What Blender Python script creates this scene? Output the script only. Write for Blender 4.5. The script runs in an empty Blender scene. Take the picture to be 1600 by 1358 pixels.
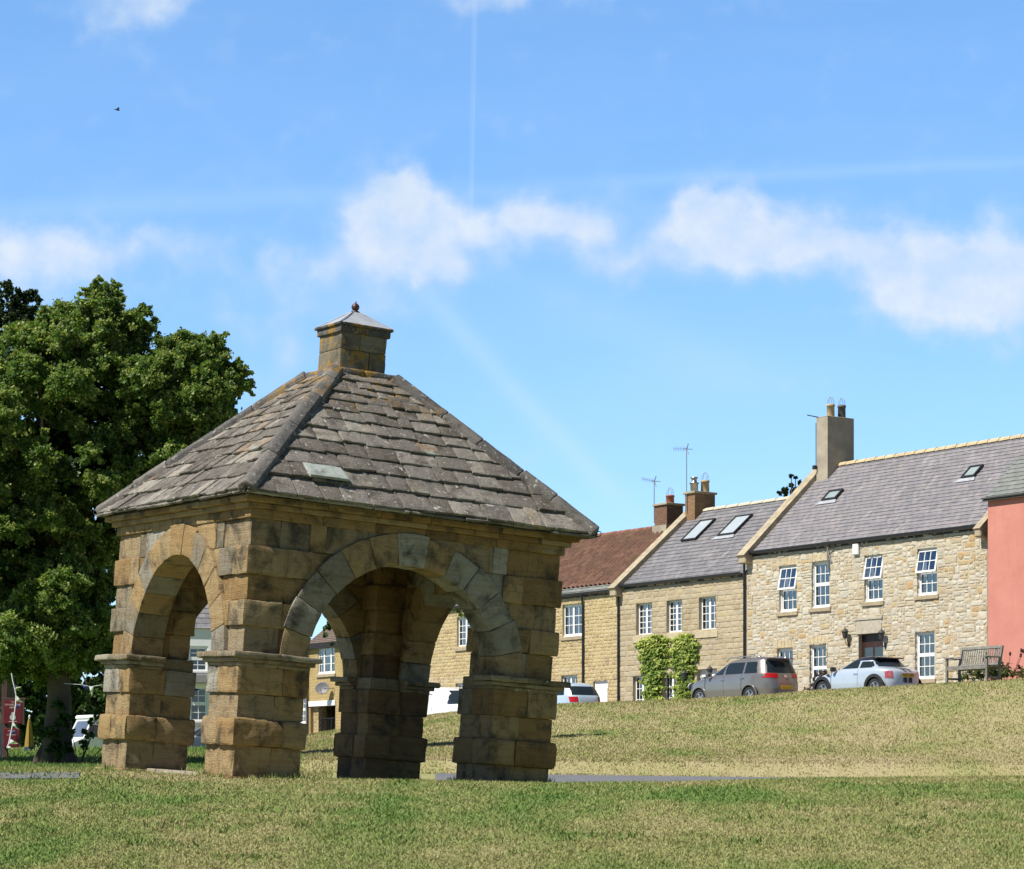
import bpy, bmesh, math, random
import numpy as np
from mathutils import Vector, Matrix, Euler
from mathutils import noise as mnoise
R = math.radians
random.seed(7); RNG = np.random.default_rng(7)
scene = bpy.context.scene
COL = scene.collection
# ------------------------------------------------------------------ camera
F = 4000.0            # focal length in photo pixels (1600 wide)
HZ = 1240.0           # photo row of the eye level
CX = 800.0
cam_data = bpy.data.cameras.new('camera'); cam = bpy.data.objects.new('camera', cam_data); COL.objects.link(cam)
cam.location = (0, 0, 0); cam.rotation_euler = (R(90), 0, 0)
cam_data.sensor_fit = 'HORIZONTAL'; cam_data.sensor_width = 36.0; cam_data.lens = 36.0 * F / 1600.0
cam_data.shift_y = (HZ - 679.0) / 1600.0
cam_data.clip_start = 0.5; cam_data.clip_end = 6000
scene.camera = cam
scene.render.resolution_x = 1024; scene.render.resolution_y = 869
scene.view_settings.view_transform = 'Standard'; scene.view_settings.look = 'None'
scene.view_settings.exposure = 0.42; scene.view_settings.gamma = 1.0
scene.cycles.max_bounces = 8; scene.cycles.diffuse_bounces = 2; scene.cycles.transparent_max_bounces = 12
# ------------------------------------------------------------------ sun
SUN_EL = R(52); SUN_A = Vector((-0.846, -0.533, 0)).normalized()
SUN_DIR = Vector((SUN_A.x * math.cos(SUN_EL), SUN_A.y * math.cos(SUN_EL), math.sin(SUN_EL)))
sl = bpy.data.lights.new('sun', 'SUN'); sl.energy = 5.0; sl.angle = R(0.53); sl.color = (1.0, 0.95, 0.86)
so = bpy.data.objects.new('sun', sl); COL.objects.link(so); so.location = (-60, -40, 80)
so.rotation_euler = (-SUN_DIR).to_track_quat('-Z', 'Y').to_euler()

# ------------------------------------------------------------------ node helpers
class NT:
    def __init__(s, tree): s.t = tree; s.N = tree.nodes; s.L = tree.links
    def n(s, typ, **kw):
        x = s.N.new(typ)
        for k, v in kw.items(): setattr(x, k, v)
        return x
    def put(s, node, i, v):
        if v is None: return
        if isinstance(v, bpy.types.NodeSocket): s.L.new(v, node.inputs[i])
        else: node.inputs[i].default_value = v
    def math(s, op, a, b=None, c=None, clamp=False):
        x = s.n('ShaderNodeMath', operation=op, use_clamp=clamp); s.put(x, 0, a); s.put(x, 1, b); s.put(x, 2, c); return x.outputs[0]
    def vmath(s, op, a, b=None, out=0):
        x = s.n('ShaderNodeVectorMath', operation=op); s.put(x, 0, a); s.put(x, 1, b); return x.outputs[out]
    def noise(s, vec, scale, detail=4, rough=0.55, dist=0.0, out='Fac', dim='3D'):
        x = s.n('ShaderNodeTexNoise', noise_dimensions=dim); s.put(x, 'Vector', vec)
        x.inputs['Scale'].default_value = scale; x.inputs['Detail'].default_value = detail
        x.inputs['Roughness'].default_value = rough; x.inputs['Distortion'].default_value = dist
        return x.outputs[out]
    def ramp(s, fac, stops, interp='LINEAR'):
        x = s.n('ShaderNodeValToRGB'); cr = x.color_ramp; cr.interpolation = interp
        while len(cr.elements) < len(stops): cr.elements.new(0.5)
        for e, (p, c) in zip(cr.elements, stops):
            e.position = p; e.color = (c, c, c, 1) if isinstance(c, (int, float)) else (*c, 1)
        s.put(x, 0, fac); return x.outputs[0]
    def mix(s, fac, a, b, blend='MIX'):
        x = s.n('ShaderNodeMix', data_type='RGBA', blend_type=blend)
        s.put(x, 0, fac); s.put(x, 6, a if not isinstance(a, tuple) else (*a, 1)); s.put(x, 7, b if not isinstance(b, tuple) else (*b, 1)); return x.outputs[2]
    def attr(s, name, out='Fac'):
        x = s.n('ShaderNodeAttribute', attribute_name=name); return x.outputs[out]
    def obj(s): return s.n('ShaderNodeTexCoord').outputs['Object']
    def uv(s): return s.n('ShaderNodeTexCoord').outputs['UV']
    def mapping(s, vec, scale=(1, 1, 1), loc=(0, 0, 0), rot=(0, 0, 0)):
        x = s.n('ShaderNodeMapping'); s.put(x, 0, vec); x.inputs[1].default_value = loc; x.inputs[2].default_value = rot; x.inputs[3].default_value = scale; return x.outputs[0]
    def bump(s, h, strength=0.5, dist=0.02, nrm=None):
        x = s.n('ShaderNodeBump'); x.inputs['Strength'].default_value = strength; x.inputs['Distance'].default_value = dist
        s.put(x, 'Height', h); s.put(x, 'Normal', nrm); return x.outputs[0]

def new_mat(name):
    m = bpy.data.materials.new(name); m.use_nodes = True
    nt = NT(m.node_tree); nt.N.clear()
    out = nt.n('ShaderNodeOutputMaterial')
    return m, nt, out
def principled(nt, out, col, rough=0.8, metal=0.0, nrm=None, spec=0.4, coat=0.0):
    b = nt.n('ShaderNodeBsdfPrincipled')
    nt.put(b, 'Base Color', col if isinstance(col, bpy.types.NodeSocket) else (*col, 1))
    nt.put(b, 'Roughness', rough); nt.put(b, 'Metallic', metal); nt.put(b, 'Normal', nrm)
    nt.put(b, 'Specular IOR Level', spec); nt.put(b, 'Coat Weight', coat)
    if coat: b.inputs['Coat Roughness'].default_value = 0.04
    nt.L.new(b.outputs[0], out.inputs[0]); return b
def simple(name, col, rough=0.7, metal=0.0, var=0.25, scale=8.0, spec=0.4, coat=0.0, bump=0.0):
    m, nt, out = new_mat(name)
    o = nt.obj(); f = nt.noise(o, scale, 5, 0.6)
    dark = tuple(c * (1 - var) for c in col); light = tuple(min(1, c * (1 + var)) for c in col)
    c = nt.ramp(f, [(0.25, dark), (0.75, light)])
    nb = nt.bump(nt.noise(o, scale * 4, 3), bump, 0.01) if bump else None
    principled(nt, out, c, rough, metal, nb, spec, coat); return m

# ------------------------------------------------------------------ world: Nishita sky with clouds (all in world directions)
world = bpy.data.worlds.new('World'); scene.world = world; world.use_nodes = True
nt = NT(world.node_tree); nt.N.clear()
wout = nt.n('ShaderNodeOutputWorld'); bg = nt.n('ShaderNodeBackground'); bg.inputs['Strength'].default_value = 0.12
nt.L.new(bg.outputs[0], wout.inputs[0])
sky = nt.n('ShaderNodeTexSky', sky_type='NISHITA', sun_disc=False)
sky.sun_elevation = SUN_EL; sky.sun_rotation = math.atan2(SUN_A.x, SUN_A.y)
sky.air_density = 1.0; sky.dust_density = 0.35; sky.ozone_density = 3.0; sky.altitude = 60
SKYGAIN = (0.50, 0.77, 1.08)
gen = nt.n('ShaderNodeTexCoord').outputs['Generated']
sep = nt.n('ShaderNodeSeparateXYZ'); nt.L.new(gen, sep.inputs[0])
skyc = nt.mix(1.0, sky.outputs[0], SKYGAIN, 'MULTIPLY')
skyc = nt.mix(1.0, skyc, nt.ramp(sep.outputs[2], [(0.0, (1.75, 1.38, 1.22)), (0.13, (1.60, 1.34, 1.2)), (0.30, (1.42, 1.36, 1.2)), (0.50, (.42, .42, .44))]), 'MULTIPLY')
skyc = nt.mix(1.0, skyc, nt.ramp(nt.math('MULTIPLY_ADD', sep.outputs[1], 0.5, 0.5), [(0.32, .42), (0.66, 1.0)]), 'MULTIPLY')
yy = nt.math('MAXIMUM', sep.outputs[1], 0.02)
U = nt.math('DIVIDE', sep.outputs[0], yy); V = nt.math('DIVIDE', sep.outputs[2], yy)
front = nt.math('GREATER_THAN', sep.outputs[1], 0.25)
comb = nt.n('ShaderNodeCombineXYZ'); nt.L.new(U, comb.inputs[0]); nt.L.new(V, comb.inputs[1]); uvw = comb.outputs[0]
# billowy warp
w1 = nt.vmath('SUBTRACT', nt.noise(uvw, 34, 5, 0.55, out='Color'), (0.5, 0.5, 0.5))
w2 = nt.vmath('MULTIPLY', w1, (0.022, 0.018, 0))
w3 = nt.vmath('MULTIPLY', nt.vmath('SUBTRACT', nt.noise(nt.vmath('ADD', uvw, (3.1, 1.7, 0)), 85, 3, 0.5, out='Color'), (0.5, 0.5, 0.5)), (0.013, 0.012, 0))
uvd = nt.vmath('ADD', nt.vmath('ADD', uvw, w2), w3)
def pxdir(px, py): return ((px - CX) / F, (HZ - py) / F, 0)
def ell(cx, cy, rx, ry, amp):
    d = nt.vmath('MULTIPLY', nt.vmath('SUBTRACT', uvd, pxdir(cx, cy)), (F / rx, F / ry, 0))
    q = nt.vmath('DOT_PRODUCT', d, d, out=1)
    return nt.math('MULTIPLY', nt.math('POWER', 2.718, nt.math('MULTIPLY', q, -1.0)), amp)
CL = [(600, 342, 66, 60, .95), (668, 392, 96, 54, .8), (632, 304, 46, 34, .75), (580, 430, 50, 34, .25), (880, 342, 66, 40, .8), (800, 340, 48, 32, .5), (920, 372, 50, 34, .6), (968, 420, 56, 30, .5), (740, 365, 44, 30, .3), (700, 420, 50, 30, .25),
      (1082, 352, 66, 44, .95), (1112, 322, 40, 32, .55), (1225, 364, 86, 46, .9), (1150, 388, 84, 38, .6), (1320, 385, 60, 34, .5), (1440, 408, 92, 54, .9), (1548, 450, 120, 62, 1.0), (1615, 415, 90, 52, .65), (1400, 462, 70, 42, .35), (1480, 486, 100, 40, .35),
      (25, 385, 110, 46, .75), (150, 400, 95, 40, .5), (465, 415, 52, 32, .5), (270, 380, 80, 34, .28), (340, 366, 70, 24, .2), (200, 2, 84, 36, .8), (835, -8, 140, 20, .55),
      (390, 470, 100, 50, .28), (455, 560, 90, 60, .34), (60, 450, 150, 50, .34), (840, 712, 34, 18, .14), (560, 480, 80, 40, .2)]
acc = None
for e in CL:
    v = ell(e[0], e[1], e[2] * 1.17, e[3] * 1.15, e[4]); acc = v if acc is None else nt.math('ADD', acc, v)
fine = nt.noise(uvw, 60, 4, 0.5)
fld = nt.math('ADD', acc, nt.math('MULTIPLY', nt.math('SUBTRACT', fine, 0.5), 1.15))
mask = nt.n('ShaderNodeMapRange', interpolation_type='SMOOTHSTEP'); nt.L.new(fld, mask.inputs[0]); mask.inputs[1].default_value = 0.0; mask.inputs[2].default_value = 1.12
cm = nt.math('MULTIPLY', mask.outputs[0], nt.ramp(nt.noise(uvw, 42, 4, 0.6), [(0.3, 0.66), (0.62, 0.93)]))
# thin cirrus veils and contrails
def line(x0, y0, x1, y1, w, amp, warp=False, fade=0.06):
    ax, ay, _ = pxdir(x0, y0); bx, by, _ = pxdir(x1, y1)
    L = math.hypot(bx - ax, by - ay); dx, dy = (bx - ax) / L, (by - ay) / L
    rel = nt.vmath('SUBTRACT', uvd2 if warp else uvw, (ax, ay, 0))
    al = nt.vmath('DOT_PRODUCT', rel, (dx, dy, 0), out=1); pe = nt.vmath('DOT_PRODUCT', rel, (-dy, dx, 0), out=1)
    g = nt.math('POWER', 2.718, nt.math('MULTIPLY', nt.math('POWER', nt.math('DIVIDE', nt.math('ABSOLUTE', pe), w / F), 2.0), -1.0))
    t = nt.math('DIVIDE', al, L)
    a = nt.n('ShaderNodeMapRange', interpolation_type='SMOOTHSTEP'); nt.L.new(t, a.inputs[0]); a.inputs[1].default_value = -fade; a.inputs[2].default_value = fade
    b = nt.n('ShaderNodeMapRange', interpolation_type='SMOOTHSTEP'); nt.L.new(t, b.inputs[0]); b.inputs[1].default_value = 1 + fade; b.inputs[2].default_value = 1 - fade
    return nt.math('MULTIPLY', nt.math('MULTIPLY', g, nt.math('MULTIPLY', a.outputs[0], b.outputs[0])), amp)
uvd2 = nt.vmath('ADD', uvw, nt.vmath('MULTIPLY', nt.vmath('SUBTRACT', nt.noise(uvw, 12, 3, out='Color'), (.5, .5, .5)), (0.006, 0.006, 0)))
LN = [line(744, -40, 737, 345, 2.2, .28), line(740, -40, 733, 345, 1.5, .18), line(640, 440, 985, 800, 19, .42, True, .2), line(230, 90, 560, 390, 12, .05, True, .2),
      line(-60, 330, 760, 292, 18, .26, True, .2), line(700, 300, 1000, 290, 12, .10, True, .3), line(940, 280, 1660, 252, 10, .26, True, .3), line(820, 450, 1180, 590, 40, .22, True, .3), line(860, 640, 1300, 570, 60, .16, True, .4)]
ln = LN[0]
for v in LN[1:]: ln = nt.math('ADD', ln, v)
veil = nt.math('MULTIPLY', nt.noise(nt.mapping(uvw, (6, 22, 1)), 1.6, 5, 0.6), 0.16)
skyc = nt.mix(nt.math('MULTIPLY', nt.math('MINIMUM', nt.math('ADD', nt.math('MULTIPLY', ln, 0.48), veil), 0.8), front), skyc, (4.3, 5.5, 6.9))
tot = nt.math('MULTIPLY', nt.math('MINIMUM', cm, 1.0), front)
cloudc = nt.ramp(nt.math('ADD', nt.math('MULTIPLY', nt.noise(uvd, 30, 5, 0.6), 0.75), nt.math('MULTIPLY', cm, 0.35)), [(0.42, (3.55, 4.55, 5.9)), (0.78, (4.9, 5.4, 6.1))])
nt.L.new(nt.mix(tot, skyc, cloudc), bg.inputs[0])

# ------------------------------------------------------------------ object helpers
def tag(o, label=None, cat=None, group=None, kind=None):
    if label: o['label'] = label
    if cat: o['category'] = cat
    if group: o['group'] = group
    if kind: o['kind'] = kind
    return o
def empty(name, loc=(0, 0, 0), rz=0.0, label=None, cat=None, group=None):
    o = bpy.data.objects.new(name, None); COL.objects.link(o); o.location = loc; o.rotation_euler = (0, 0, rz)
    o.empty_display_size = 0.2
    return tag(o, label, cat, group)
def link_mesh(name, me, mat, parent=None):
    o = bpy.data.objects.new(name, me); COL.objects.link(o)
    for m in (mat if isinstance(mat, (list, tuple)) else [mat]): me.materials.append(m)
    if parent is not None: o.parent = parent
    return o
class MB:
    """mesh builder: verts, faces, per-face random value, optional uv per loop"""
    def __init__(s): s.v = []; s.f = []; s.r = []; s.uv = []; s.mi = []
    def add(s, vs, fs, r=0.5, uvs=None, mi=0):
        b = len(s.v); s.v.extend([tuple(p) for p in vs])
        for k, f in enumerate(fs):
            s.f.append([b + i for i in f]); s.r.append(r if not hasattr(r, '__len__') else r[k]); s.mi.append(mi)
            s.uv.append(uvs[k] if uvs is not None else None)
    def quad(s, a, b, c, d, r=0.5, uv=None, mi=0): s.add([a, b, c, d], [(0, 1, 2, 3)], r, [uv] if uv else None, mi)
    def poly(s, pts, r=0.5, uv=None, mi=0): s.add(pts, [tuple(range(len(pts)))], r, [uv] if uv else None, mi)
    def box(s, x0, x1, y0, y1, z0, z1, r=0.5, M=None, mi=0):
        vs = [Vector((x, y, z)) for z in (z0, z1) for y in (y0, y1) for x in (x0, x1)]
        if M is not None: vs = [M @ p for p in vs]
        fs = [(0, 2, 3, 1), (4, 5, 7, 6), (0, 1, 5, 4), (2, 6, 7, 3), (0, 4, 6, 2), (1, 3, 7, 5)]
        dx, dy, dz = x1 - x0, y1 - y0, z1 - z0
        c = [(x, y, z) for z in (z0, z1) for y in (y0, y1) for x in (x0, x1)]
        uvs = [[(c[i][0], c[i][1]) for i in fs[0]], [(c[i][0], c[i][1]) for i in fs[1]], [(c[i][0], c[i][2]) for i in fs[2]], [(c[i][0], c[i][2]) for i in fs[3]], [(c[i][1], c[i][2]) for i in fs[4]], [(c[i][1], c[i][2]) for i in fs[5]]]
        s.add(vs, fs, r, uvs, mi)
    def bbox(s, x0, x1, y0, y1, z0, z1, b=0.01, r=0.5, M=None):
        """chamfered box"""
        lo = (x0, y0, z0); hi = (x1, y1, z1); b = min(b, (x1 - x0) * .45, (y1 - y0) * .45, (z1 - z0) * .45)
        bm = bmesh.new(); bmesh.ops.create_cube(bm, size=1.0)
        for v in bm.verts: v.co = Vector([(lo[i] + hi[i]) / 2 + v.co[i] * (hi[i] - lo[i]) for i in range(3)])
        bmesh.ops.bevel(bm, geom=bm.edges[:], offset=b, segments=1, affect='EDGES', profile=0.5)
        bm.verts.index_update()
        vs = [(M @ v.co) if M is not None else v.co.copy() for v in bm.verts]
        s.add(vs, [[v.index for v in f.verts] for f in bm.faces], r); bm.free()
    def tube(s, pts, rads, n=8, r=0.5, caps=True):
        pts = [Vector(p) for p in pts]
        if not hasattr(rads, '__len__'): rads = [rads] * len(pts)
        rings = []; up = None
        for i, p in enumerate(pts):
            t = (pts[min(i + 1, len(pts) - 1)] - pts[max(i - 1, 0)]).normalized()
            if up is None: up = t.orthogonal().normalized()
            up = (up - t * up.dot(t))
            up = up.normalized() if up.length > 1e-6 else t.orthogonal().normalized()
            sd = t.cross(up)
            rings.append([p + (up * math.cos(a) + sd * math.sin(a)) * rads[i] for a in [2 * math.pi * k / n for k in range(n)]])
        vs = [q for ring in rings for q in ring]; fs = []
        for i in range(len(rings) - 1):
            for k in range(n): fs.append((i * n + k, i * n + (k + 1) % n, (i + 1) * n + (k + 1) % n, (i + 1) * n + k))
        if caps: fs.append(tuple(range(n - 1, -1, -1))); fs.append(tuple((len(rings) - 1) * n + k for k in range(n)))
        s.add(vs, fs, r)
    def lathe(s, prof, n=16, c=(0, 0, 0), r=0.5, M=None):
        vs = []; fs = []
        for rad, z in prof:
            for k in range(n):
                a = 2 * math.pi * k / n; p = Vector((c[0] + rad * math.cos(a), c[1] + rad * math.sin(a), c[2] + z)); vs.append(M @ p if M is not None else p)
        for i in range(len(prof) - 1):
            for k in range(n): fs.append((i * n + k, i * n + (k + 1) % n, (i + 1) * n + (k + 1) % n, (i + 1) * n + k))
        s.add(vs, fs, r)
    def mesh(s, name, smooth=False):
        me = bpy.data.meshes.new(name); me.from_pydata(s.v, [], s.f)
        a = me.attributes.new('rnd', 'FLOAT', 'FACE'); a.data.foreach_set('value', np.array(s.r, dtype=np.float32))
        if any(u is not None for u in s.uv):
            l = me.uv_layers.new(name='UVMap'); fl = []
            for f, u in zip(s.f, s.uv): fl.extend(c for p in (u if u is not None else [(0, 0)] * len(f)) for c in p)
            l.data.foreach_set('uv', np.array(fl, dtype=np.float32))
        me.polygons.foreach_set('material_index', np.array(s.mi, dtype=np.int32))
        if smooth: me.polygons.foreach_set('use_smooth', np.ones(len(s.f), dtype=bool))
        me.update(); return me
    def build(s, name, mat, parent=None, smooth=False): return link_mesh(name, s.mesh(name, smooth), mat, parent)

def np_mesh(name, V, Fc, mat, parent=None, attrs=None, smooth=False):
    """V (n,3), Fc (m,k) all faces same size; attrs: {name: per-face values}"""
    V = np.asarray(V, dtype=np.float32); Fc = np.asarray(Fc, dtype=np.int32); m, k = Fc.shape
    me = bpy.data.meshes.new(name); me.vertices.add(len(V)); me.vertices.foreach_set('co', V.ravel())
    me.loops.add(m * k); me.loops.foreach_set('vertex_index', Fc.ravel())
    me.polygons.add(m); me.polygons.foreach_set('loop_start', np.arange(m, dtype=np.int32) * k)
    try: me.polygons.foreach_set('loop_total', np.full(m, k, dtype=np.int32))
    except Exception: pass
    if smooth: me.polygons.foreach_set('use_smooth', np.ones(m, dtype=bool))
    for nme, (dom, val) in (attrs or {}).items():
        a = me.attributes.new(nme, 'FLOAT', dom); a.data.foreach_set('value', np.asarray(val, dtype=np.float32))
    me.update(calc_edges=True); me.validate()
    return link_mesh(name, me, mat, parent)

# vectorised value noise
def _h(i, j, k):
    n = (i * 374761393 + j * 668265263 + k * 1442695041) & 0xFFFFFFFF
    n = ((n ^ (n >> 13)) * 1274126177) & 0xFFFFFFFF
    return ((n ^ (n >> 16)) & 0xFFFF) / 65535.0
def vnoise(P):
    P = np.asarray(P, dtype=np.float64); I = np.floor(P).astype(np.int64); f = P - I; f = f * f * (3 - 2 * f)
    i, j, k = I[:, 0], I[:, 1], I[:, 2]; x, y, z = f[:, 0], f[:, 1], f[:, 2]; o = 0
    for a in (0, 1):
        for b in (0, 1):
            for c in (0, 1):
                o = o + _h(i + a, j + b, k + c) * (x if a else 1 - x) * (y if b else 1 - y) * (z if c else 1 - z)
    return o * 2 - 1
def fbm(P, oct=4, rough=0.5):
    P = np.asarray(P, dtype=np.float64); s = 0; a = 1.0; t = 0
    for o in range(oct): s = s + a * vnoise(P * (2 ** o) + o * 17.3); t += a; a *= rough
    return s / t
def text_mesh(body, size, mat, parent, name, M):
    cu = bpy.data.curves.new('lettering', 'FONT'); cu.body = body; cu.size = size; cu.align_x = 'CENTER'; cu.align_y = 'CENTER'; cu.extrude = 0.002
    o = bpy.data.objects.new('tmp', cu); COL.objects.link(o); dg = bpy.context.evaluated_depsgraph_get(); dg.update()
    me = bpy.data.meshes.new_from_object(o.evaluated_get(dg)); bpy.data.objects.remove(o); bpy.data.curves.remove(cu)
    me.transform(M); me.materials.clear()
    return link_mesh(name, me, mat, parent)
def ray(px, py, d): return Vector(((px - CX) / F * d, d, (HZ - py) / F * d))
# ------------------------------------------------------------------ street frame and terrain
AU = 0.574; BU = 0.819
UV2 = np.array([-AU, BU]); NV2 = np.array([-BU, -AU]); P02 = np.array([13.2, 88.0])   # row direction (downhill), row normal (towards the green), a point of the facades
def t_of(px, s=0.0):
    u = (px - CX) / F; b = P02 + s * NV2
    return (b[0] - u * b[1]) / (u * BU + AU)
def on_street(px, s):
    t = t_of(px, s); p = P02 + t * UV2 + s * NV2
    return Vector((p[0], p[1], 0))
CREST = 9.0
def interp(x, xs, ys): return np.interp(x, xs, ys)
C1 = ([0, 150, 370, 600, 863, 1100, 1230, 1600], [1206, 1205, 1217, 1219, 1225, 1222, 1218, 1214])
PF = ([0, 300, 480, 863, 1230, 1600], [1202, 1203, 1207, 1210.5, 1215.5, 1218])
CR = ([300, 400, 480, 500, 560, 680, 740, 880, 960, 1077, 1180, 1280, 1440, 1540, 1600, 1700], [1172, 1163, 1150, 1146, 1137, 1117, 1110, 1100.5, 1098, 1093.5, 1088, 1079, 1070.5, 1064.5, 1061, 1057])
ST = ([-40, -15, 0, 9, 20, 30, 40, 60], [3.3, 3.08, 2.93, 2.74, 2.43, 1.95, 1.75, 1.7])
def sstep(x): x = np.clip(x, 0, 1); return x * x * (3 - 2 * x)
def terrain(X, Y):
    X = np.asarray(X, dtype=np.float64); Y = np.asarray(Y, dtype=np.float64)
    d = np.maximum(Y, 0.5); u = np.clip(X / np.maximum(d, 6.0), -0.5, 0.5); px = np.clip(CX + F * u, -100, 1700)
    z1 = 33 * (HZ - interp(px, *C1)) / F
    tau = np.clip((d - 2) / 31.0, 0, 1)
    near = -1.6 + (z1 + 1.6) * (1 - (1 - tau) ** 1.35)
    z2 = z1 - 0.03                                                   # 37 m
    z3 = np.minimum(0.17, z1 - 0.02) + 0 * d                         # 40 m path, near edge
    z4 = 44 * (HZ - interp(px, *PF)) / F                             # 44 m path, far edge
    s = (X - P02[0]) * NV2[0] + (Y - P02[1]) * NV2[1]; t = (X - P02[0]) * UV2[0] + (Y - P02[1]) * UV2[1]
    # distance of the crest along this line of sight
    rd = u * NV2[0] + NV2[1]; dc = np.clip((CREST + P02[0] * NV2[0] + P02[1] * NV2[1]) / np.minimum(rd, -0.3), 55, 125)
    wl = sstep((px - 380) / 80.0)                                    # 0: flat ground left of the bank
    zc = dc * (HZ - interp(px, *CR)) / F
    q = np.clip((d - 44) / np.maximum(dc - 44, 1), 0, 1)
    lip = 0.22 * sstep((d - 44.0) / 1.2) * (1 - q)
    bank = z4 + (zc - z4) * (0.55 * q + 0.45 * sstep(q)) + lip
    leftz = np.interp(d, [44, 55, 62, 75, 95, 130], [0.40, 0.60, 0.85, 1.30, 1.72, 2.25])
    bank = bank * wl + leftz * (1 - wl)
    z = np.where(d < 33, near, np.where(d < 37, z1 + (z2 - z1) * sstep((d - 33) / 4), np.where(d < 40, z2 + (z3 - z2) * sstep((d - 37) / 3), np.where(d < 44, z3 + (z4 - z3) * (d - 40) / 4, bank))))
    leftmid = np.interp(d, [33, 44], [0, 1]); zl = z1 * (1 - leftmid) + 0.40 * leftmid
    z = np.where((d > 33) & (d < 44), z * wl + zl * (1 - wl), z)
    zs = interp(t, *ST)
    k = sstep((CREST - 0.4 - s) / 1.6) * np.where(d > 50, 1, 0)
    z = z * (1 - k) + zs * k
    return z
def tz(x, y): return float(terrain(np.array([x]), np.array([y]))[0])

def dryness(X, Y, Z):
    """0 lush green ... 1 straw, from where on the green it is"""
    d = np.maximum(Y, 1.0); px = CX + F * X / d; py = HZ - F * Z / d
    n = fbm(np.stack([X * 0.9, Y * 0.28, 0 * X], 1), 4, 0.6); n2 = fbm(np.stack([X * 3.1 + 40, Y * 0.8, 0 * X + 3], 1), 3, 0.6); n3 = fbm(np.stack([X * 0.35 + 9, Y * 0.12, 0 * X + 7], 1), 3)
    base = np.where(d < 42, 0.35, 0.57)
    g = base + 0.42 * n + 0.28 * n2 + 0.18 * n3
    lush = np.exp(-((d - 27.5) / 2.4) ** 2) * np.exp(-((px - 1020) / 430.0) ** 2)
    g = g - 0.30 * lush
    straw = np.exp(-((d - 31.0) / 1.6) ** 2) * np.exp(-((px - 300) / 170.0) ** 2) + 0.6 * np.exp(-((d - 31.5) / 1.5) ** 2) * np.exp(-((px - 1350) / 200.0) ** 2)
    g = g + 0.4 * straw
    g = g + 0.18 * np.exp(-((d - 46.5) / 2.5) ** 2) * (px > 480)
    g = np.where((d > 44) & (px < 470), g - 0.5, g)  # grass left of the bank greened and darkened to suggest tree shade
    return np.clip(g, 0, 1)

# grass material shared by the ground sheet and the blades
m, nt, out = new_mat('grass'); 
gc = nt.attr('dry'); rr = nt.attr('rnd')
c = nt.ramp(gc, [(0.0, (0.135, 0.230, 0.055)), (0.30, (0.255, 0.285, 0.100)), (0.58, (0.345, 0.315, 0.148)), (1.0, (0.43, 0.365, 0.215))])
o = nt.n('ShaderNodeNewGeometry').outputs['Position']
c = nt.mix(nt.math('MULTIPLY', nt.noise(o, 16.0, 4, 0.7), 0.2), c, (0.10, 0.095, 0.04))
c = nt.mix(0.55, c, nt.mix(1.0, c, nt.ramp(rr, [(0, 0.72), (1, 1.38)]), 'MULTIPLY'))
bn = nt.bump(nt.noise(o, 30, 3), 0.6, 0.03)
principled(nt, out, c, 0.9, 0, bn, 0.15)
GRASS = m
m, nt, out = new_mat('asphalt'); o = nt.n('ShaderNodeNewGeometry').outputs['Position']
c = nt.ramp(nt.noise(o, 3.0, 6, 0.7), [(0.3, (0.115, 0.118, 0.130)), (0.7, (0.175, 0.178, 0.190))])
c = nt.mix(nt.math('GREATER_THAN', nt.noise(o, 60, 2), 0.66), c, (0.24, 0.235, 0.225))
principled(nt, out, c, 0.9, 0, nt.bump(nt.noise(o, 90, 2), 0.4, 0.01)); ASPHALT = m

def grid_sheet(name, us, ds, lift=0.0, keep=None, mat=None, by_t=False):
    UU, DD = np.meshgrid(us, ds); X = (UU * np.maximum(DD, 6.0)).ravel(); Y = DD.ravel(); Z = terrain(X, Y) + lift
    nu = len(us); nd = len(ds); idx = np.arange(nu * nd).reshape(nd, nu)
    Fc = np.stack([idx[:-1, :-1].ravel(), idx[:-1, 1:].ravel(), idx[1:, 1:].ravel(), idx[1:, :-1].ravel()], 1)
    if keep is not None:
        cx = X[Fc].mean(1); cy = Y[Fc].mean(1); Fc = Fc[keep(cx, cy)]
        usedv = np.unique(Fc); rem = -np.ones(len(X), dtype=int); rem[usedv] = np.arange(len(usedv)); Fc = rem[Fc]; X, Y, Z = X[usedv], Y[usedv], Z[usedv]
    dry = dryness(X, Y, Z)
    return np_mesh(name, np.stack([X, Y, Z], 1), Fc, mat, None, {'dry': ('POINT', dry), 'rnd': ('POINT', np.full(len(X), .5))}, smooth=True)
us = np.concatenate([np.linspace(-1.6, -0.26, 16)[:-1], np.linspace(-0.26, 0.26, 261), np.linspace(0.26, 1.6, 16)[1:]])
ds = np.concatenate([[-60, -20, -5, 0.0, 2, 4, 7, 10, 13], np.arange(15, 48, 0.3), np.arange(48, 126, 0.6), [130, 140, 160, 200, 300, 500, 900, 1600]])
ground = grid_sheet('ground', us, ds, 0, None, GRASS); tag(ground, kind='structure', label='sloping village green of part dried mown grass')
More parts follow.
